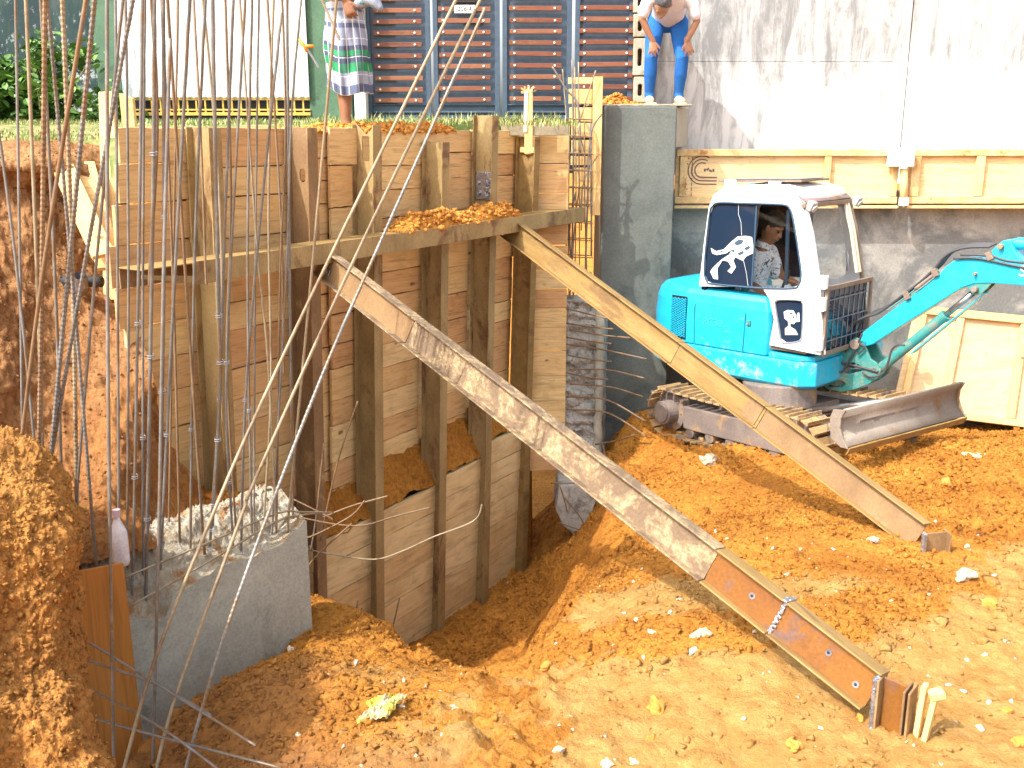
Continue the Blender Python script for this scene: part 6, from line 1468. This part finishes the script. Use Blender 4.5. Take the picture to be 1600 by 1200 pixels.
# seat, floor and console inside
mb = MB(); mb.box((-.02, -.28, 1.32), (.42, .42, .12)); mb.box((-.24, -.28, 1.62), (.10, .42, .55), Matrix.Rotation(R(-8), 3, 'Y')); el('seat', mb, plain('seat_black', (.02, .02, .025), .7), bevel=.03)
el('cab_floor', MB().box((.15, -.26, 1.02), (1.1, .82, .04)), M['guard'])
el('cab_back', MB().box((-.40, -.26, 1.55), (.02, .82, 1.0)), M['black'])
mb = MB()
for y_ in (-.56, -.02): mb.box((.28, y_, 1.40), (.22, .10, .2)); mb.cyl((.34, y_, 1.5), (.40, y_, 1.66), .014, 8); mb.cyl((.40, y_, 1.64), (.41, y_, 1.72), .022, 8)
el('control_levers', mb, M['black'], bevel=.006)
# swing bracket + boom --------------------------------------------------
BYc = -.02
def bpx(u, v): p_ = atP(u, v, EC+HY*(BYc-.10), HY)-EC; return (p_.dot(HX), p_.z)
br = [bpx(u, v) for u, v in ((1274,556),(1300,546),(1326,540),(1331,531),(1340,527),(1349,533),(1356,546),(1362,560),(1372,567),(1378,578),(1374,589),(1360,599),(1340,607),(1317,612),(1294,607),(1284,594),(1280,578))]
hole1 = [bpx(u, v) for u, v in ((1297,574),(1304,567),(1335,566),(1346,570),(1349,579),(1330,583),(1300,582))]
hole2 = [bpx(u, v) for u, v in ((1294,596),(1318,594),(1324,599),(1318,604),(1296,604))]
for y_ in (BYc-.13, BYc+.10): holed_plate('swing_plate', br, [hole1, hole2], .03, Matrix.Translation((0, y_, 0)), M['cyanold'], EX, .006)
c1 = bpx(1306, 588); mb = MB(); mb.cyl((c1[0], BYc, c1[1]-.10), (c1[0], BYc, c1[1]+.13), .075, 20); mb.box((c1[0]-.12, BYc, c1[1]+.09), (.3, .24, .06)); mb.box((c1[0]-.12, BYc, c1[1]-.06), (.3, .24, .06)); el('swing_post', mb, M['cyanold'], bevel=.01)
mb = MB(); mb.cyl((.5, .15, .80), (c1[0]+.1, BYc+.05, .80), .025, 12); el('swing_cylinder', mb, M['chrome'], smooth=True)
pn = bpx(1340, 537); mb = MB(); mb.cyl((pn[0], BYc-.17, pn[1]), (pn[0], BYc+.17, pn[1]), .045, 18); el('pivot_pin', mb, M['trackmetal'], bevel=.004)
def bpx2(u, v): return bpx(u, v)
boom = [bpx(u, v) for u, v in ((1337,533),(1347,519),(1380,494),(1417,466),(1450,441),(1468,426),(1477,416),(1488,408),(1505,403),(1542,402),(1548,392),(1556,384),(1566,376),(1578,375),(1584,390),(1597,411),(1680,424),(1780,444),(1775,500),(1680,465),(1600,447),(1545,443),(1520,444),(1500,451),(1453,481),(1400,514),(1362,539),(1347,543))]
b3 = holed_plate('boom', boom, [], .17, Matrix.Translation((0, BYc-.085, 0)), M['cyan'], EX, .012)
# boom weld lines / pins / hoses / letters
mb = MB()
for u, v, r_ in ((1564,385,.022), (1524,428,.013), (1523,452,.026), (1368,579,.03), (1340,537,.03)):
    x, z = bpx(u, v); el('pin', MB().cyl((x, BYc-.13, z), (x, BYc+.13, z), r_, 16), M['trackmetal'], bevel=.003)
lug = [bpx(u, v) for u, v in ((1506,444),(1528,440),(1550,440),(1540,452),(1530,461),(1518,461))]
for y_ in (-.075, .05): mb = MB(); mb.prism(lug, (0, BYc+y_, 0), *XZ, .025); el('cylinder_lug', mb, M['cyanold'], bevel=.003)
# boom cylinder
c0 = bpx(1370, 577); c2 = bpx(1523, 452); a_ = Vector((c0[0], BYc, c0[1])); z_ = Vector((c2[0], BYc, c2[1]))
mb = MB(); mb.cyl(a_, a_.lerp(z_, .66), .045, 20); mb.cyl(a_.lerp(z_, .64), a_.lerp(z_, .68), .052, 20); mb.cyl(a_.lerp(z_, -.03), a_.lerp(z_, .05), .04, 14); el('boom_cylinder', mb, M['cyanold'], smooth=False, bevel=.004)
el('cylinder_rod', MB().cyl(a_.lerp(z_, .62), z_, .027, 16), M['chrome'], smooth=True)
dn_ = Vector((z_.z-a_.z, 0, -(z_.x-a_.x))).normalized(); mb = MB(); mb.bar(a_.lerp(z_, .28)+dn_*.075, a_.lerp(z_, 1.02)+dn_*.07, .11, .012, dn_); el('cylinder_guard', mb, M['cyan'], bevel=.003)
# arm cylinder at the top right
c0 = bpx(1576, 385); c3 = bpx(1760, 398); a2 = Vector((c0[0]+.03, BYc, c0[1]+.02)); z2 = Vector((c3[0], BYc, c3[1]+.02)); mb = MB(); mb.cyl(a2, z2, .05, 18); mb.cyl(a2-Vector((.02,0,0)), a2+Vector((.03,0,.0)), .04, 14); el('arm_cylinder', mb, M['cyan'], bevel=.004)
# arm (dipper) going down, outside the frame
c4 = bpx(1762, 430); mb = MB(); mb.prism([(c4[0]-.08, c4[1]+.2), (c4[0]+.1, c4[1]+.22), (c4[0]+.16, c4[1]-1.1), (c4[0]+.05, c4[1]-1.1)], (0, BYc-.07, 0), *XZ, .14); el('dipper_arm', mb, M['cyan'], bevel=.01)
# hoses
def hose(px_, yoff, r_=.011, name='hose', mat=None):
    pts = [(bpx(u, v)[0], BYc+yoff, bpx(u, v)[1]) for u, v in px_]; c = catmull(pts, 7); MB().tube([Vector(a) for a in c], r_, 7).build(name, mat or M['rubber'], EX, smooth=True)
for k in range(4):
    d = k*3.0; hose([(1322+d*.8,575), (1318+d, 535), (1326+d, 510-d*.6), (1348+d*.6, 497-d*.7), (1372, 489-d*.6), (1400, 469-d*.4), (1440, 438-d*.4), (1460, 419-d*.3), (1472,404-d*.3), (1486,394-d*.4), (1510,387-d*.4), (1546,386-d*.3)], -.09+.05*k)
hose([(1385,486), (1415,464), (1450,437), (1466,422)], -.095, .007, 'hose_pipe', M['cyanold']); hose([(1430,452), (1462,427)], -.10, .016, 'hose_clamp', M['trackmetal'])
hose([(1490,404),(1530,404),(1600,418),(1700,432)], -.10, .010); hose([(1500,398),(1545,400),(1575,408),(1640,414)], -.085, .010)
hose([(1275,548),(1290,570),(1318,580),(1332,560),(1340,545),(1352,520)], -.16, .010); hose([(1352,580),(1366,587),(1384,582),(1392,565),(1398,545),(1408,537),(1418,538)], -.16, .010); hose([(1325,548),(1338,535),(1356,540),(1345,552)], -.16, .009); hose([(1300,562),(1345,572),(1375,580)], -.14, .012)
for u, v in ((1461,426), (1417,462), (1546,400)):
    x, z = bpx(u, v); el('hose_clip', MB().box((x, BYc-.09, z), (.05, .05, .07), Matrix.Rotation(R(-30), 3, 'Y')), M['guard'], bevel=.005)
x, z = bpx(1593, 424); text_mesh('S', .13, Matrix.Translation((x+.02, BYc-.088, z)) @ Matrix.Rotation(R(90), 4, 'X'), M['white'], EX, 'lettering', .002)
# --- undercarriage
TU = R(-56); UX = Vector((math.cos(TU), math.sin(TU), 0)); UY = Vector((-math.sin(TU), math.cos(TU), 0))
spz = atZ(1056, 640, EC.z+.29); idl = spz+UX*1.62; uc = (spz+idl)/2+UY*.58; uc.z = EC.z+.05
UM = Matrix.Rotation(TH, 4, 'Z').inverted() @ Matrix.Translation(uc-EC) @ Matrix.Rotation(TU, 4, 'Z') @ Matrix.Rotation(R(-3.5), 4, 'Y')
def um(name, mb, mat, **k): return mb.build(name, mat, EX, M=UM, **k)
LT_ = .81; rT = .225; zc_ = .28
for e in (-1, 1):
    yc = .58*e
    # track shoes
    mb = MB(); per = 2*(2*LT_)+2*math.pi*rT; ns = 46
    for i in range(ns):
        s = per*i/ns
        if s < 2*LT_: p_ = Vector((LT_-s, 0, zc_+rT)); a = 0; sag = -.03*math.sin(math.pi*s/(2*LT_)); p_.z += sag; nrm = Vector((0,0,1))
        elif s < 2*LT_+math.pi*rT: t = (s-2*LT_)/rT; p_ = Vector((-LT_-rT*math.sin(t), 0, zc_+rT*math.cos(t))); nrm = Vector((-math.sin(t), 0, math.cos(t)))
        elif s < 4*LT_+math.pi*rT: t = s-2*LT_-math.pi*rT; p_ = Vector((-LT_+t, 0, zc_-rT)); nrm = Vector((0,0,-1))
        else: t = (s-4*LT_-math.pi*rT)/rT; p_ = Vector((LT_+rT*math.sin(t), 0, zc_-rT*math.cos(t))); nrm = Vector((math.sin(t), 0, -math.cos(t)))
        tx = Vector((nrm.z, 0, -nrm.x)); Mx = Matrix((tx, Vector((0,1,0)), nrm)).transposed()
        mb.box(p_+Vector((0, yc, 0)), (.082, .30, .014), Mx); mb.box(p_+Vector((0, yc, 0))+nrm*.018+tx*.03, (.012, .30, .034), Mx); mb.box(p_+Vector((0, yc, 0))-nrm*.02, (.06, .09, .03), Mx)
        if i % 3 == 0: mb.box(p_+Vector((random.uniform(-.02, .02), yc+random.uniform(-.1, .1), 0))+nrm*.014, (.05, .08, .02), Mx)
    um('track', mb, M['track'], bevel=.003)
    mb = MB(); mb.box((0, yc, zc_-.03), (1.25, .13, .20)); mb.prism([(-.6, .12), (.6, .12), (.72, .02), (.72, -.1), (-.6, -.10)], (0, yc-.09, zc_-.03), (1,0,0), (0,0,1), (0,1,0), .18); um('track_frame', mb, M['trackmetal'], bevel=.01)
    mb = MB(); mb.cyl((-LT_, yc-.05, zc_), (-LT_, yc+.05, zc_), .19, 26); mb.cyl((-LT_, yc-.17, zc_), (-LT_, yc+.05, zc_), .115, 22); mb.cyl((-LT_, yc-.19, zc_), (-LT_, yc-.17, zc_), .09, 22)
    for t in range(8): a = t*math.pi/4; mb.cyl((-LT_+.14*math.cos(a), yc-.06, zc_+.14*math.sin(a)), (-LT_+.14*math.cos(a), yc-.045, zc_+.14*math.sin(a)), .014, 6)
    um('sprocket', mb, M['trackmetal'], bevel=.004)
    mb = MB(); mb.cyl((LT_, yc-.06, zc_), (LT_, yc+.06, zc_), .19, 26); mb.cyl((LT_, yc-.09, zc_), (LT_, yc+.09, zc_), .05, 14); mb.box((LT_-.1, yc-.09, zc_), (.2, .02, .1)); um('idler', mb, M['trackmetal'], bevel=.004)
    mb = MB()
    for k in range(5): xk = -.52+.26*k; mb.cyl((xk, yc-.08, .12), (xk, yc+.08, .12), .055, 14)
    um('roller', mb, M['trackmetal'], bevel=.003)
mb = MB(); mb.box((0, 0, .34), (.6, 1.0, .14)); mb.cyl((0,0,.40), (0,0,.62), .34, 28); mb.box((-.1, 0, .30), (1.0, .3, .1)); um('centre_frame', mb, M['trackmetal'], bevel=.01)
# blade
bx_ = 1.33; BZ = .40; mb = MB()
prof_b = [(0, .42), (-.055, .30), (-.06, .18), (-.03, .06), (.03, -.04)]; rows = [[(bx_+a, -.76, b_*.66+BZ) for a, b_ in prof_b], [(bx_+a, .84, b_*.66+BZ) for a, b_ in prof_b]]
mb.grid(rows); o = um('blade', mb, M['blade'], smooth=True); sd = o.modifiers.new('s', 'SOLIDIFY'); sd.thickness = .018; sd.offset = 0
for y_ in (-.77, .84):
    mb = MB(); mb.prism([(a, b_*.66) for a, b_ in [(.0, .42), (-.10, .40), (-.13, .30), (-.12, .04), (-.02, -.05), (.05, -.05), (.0, .06), (-.03, .18), (-.025, .30), (.02, .42)]], (bx_, y_, BZ), (1,0,0), (0,0,1), (0,1,0), .016); um('blade_end', mb, M['blade'], bevel=.003)
um('cutting_edge', MB().box((bx_+.045, .04, BZ-.055), (.012, 1.6, .07), Matrix.Rotation(R(30), 3, 'Y')), M['strutA'], bevel=.002)
mb = MB()
for y_ in (-.28, .28): mb.bar((.35, y_, .22), (bx_-.05, y_, BZ+.12), .09, .10)
mb.bar((bx_-.08, -.5, BZ+.14), (bx_-.08, .5, BZ+.14), .06, .12); um('blade_arms', mb, M['trackmetal'], bevel=.008)
mb = MB(); mb.cyl((.3, 0, .36), (bx_-.08, 0, BZ+.22), .035, 14); um('blade_cylinder', mb, M['chrome'], smooth=True)

# ---- operator
OPW = EC+HX*(-.02)+HY*(-.36)+Vector((0,0,1.38))
OP = empty('person', tuple(OPW), 'operator in a white and blue printed shirt looking down inside the cab', 'person', rot=(0, 0, TH))
b = MB(); Q = lambda x, z, y=0: Vector((x, y, z))
SY = Vector((0,1,0))
sweep(b, [(Q(-.06,.05), .15, .12, SY), (Q(-.05,.2), .145, .11), (Q(.0,.36), .16, .11), (Q(.03,.46), .165, .10), (Q(.045,.52), .09, .07)], 16)
sweep(b, [(Q(.05,.52), .055), (Q(.10,.60), .054)], 12)
Pm_ = head(b, Q(.135, .68), Vector((.90, 0, -.42)), (0,0,1), 1.0)
for e in (-1, 1):
    sweep(b, [(Q(-.02,.04,.09*e), .085), (Q(.38,.06,.12*e), .065), (Q(.46,-.02,.12*e), .055), (Q(.50,-.32,.12*e), .045)], 12); sweep(b, [(Q(.48,-.36,.12*e), .04), (Q(.62,-.36,.12*e), .035)], 10)
    sh = Q(.02,.45,.20*e); elb = Q(.05,.20,.26*e) if e < 0 else Q(.10,.22,.26*e); wr_ = Q(.33,.06,.21*e) if e < 0 else Q(.38,.12,.22*e)
    sweep(b, [(sh, .05), (sh.lerp(elb, .5), .047), (elb, .04), (elb.lerp(wr_, .4), .037), (wr_, .027)], 12); hand(b, wr_, Vector((.9, 0, -.35)), Vector((-.2, -.1*e, -1)), None, 1.0, .45, -1 if e < 0 else 1)
unite(b, 'body', M['skin1'], OP, .0075)
h_ = MB(); sweep(h_, [(Pm_(-.035,.005), .078, .088, SY), (Pm_(-.025,.06), .084, .102), (Pm_(-.005,.105), .074, .092)], 18); sweep(h_, [(Pm_(.03,.10), .06, .055, SY), (Pm_(.055,.095), .05, .045)], 12); unite(h_, 'hair', M['hair'], OP, .01)
s_ = MB(); sweep(s_, [(Q(-.07,.02), .175, .145, SY), (Q(-.05,.2), .17, .135), (Q(.0,.36), .185, .13), (Q(.025,.46), .185, .115), (Q(.04,.505), .10, .08)], 20)
for e in (-1, 1): sh = Q(.02,.45,.20*e); elb = Q(.05,.20,.26*e); sweep(s_, [(sh+Vector((0,-.03*e,0)), .072), (sh.lerp(elb, .5), .076), (sh.lerp(elb, .85), .076)], 14)
unite(s_, 'shirt', M['printed'], OP, .01)
t_ = MB()
for e in (-1, 1): sweep(t_, [(Q(-.05,.03,.09*e), .10), (Q(.38,.07,.12*e), .08), (Q(.47,-.02,.12*e), .07), (Q(.50,-.26,.12*e), .06)], 12)
unite(t_, 'shorts', M['printed'], OP, .01)
eyes(Pm_, OP)
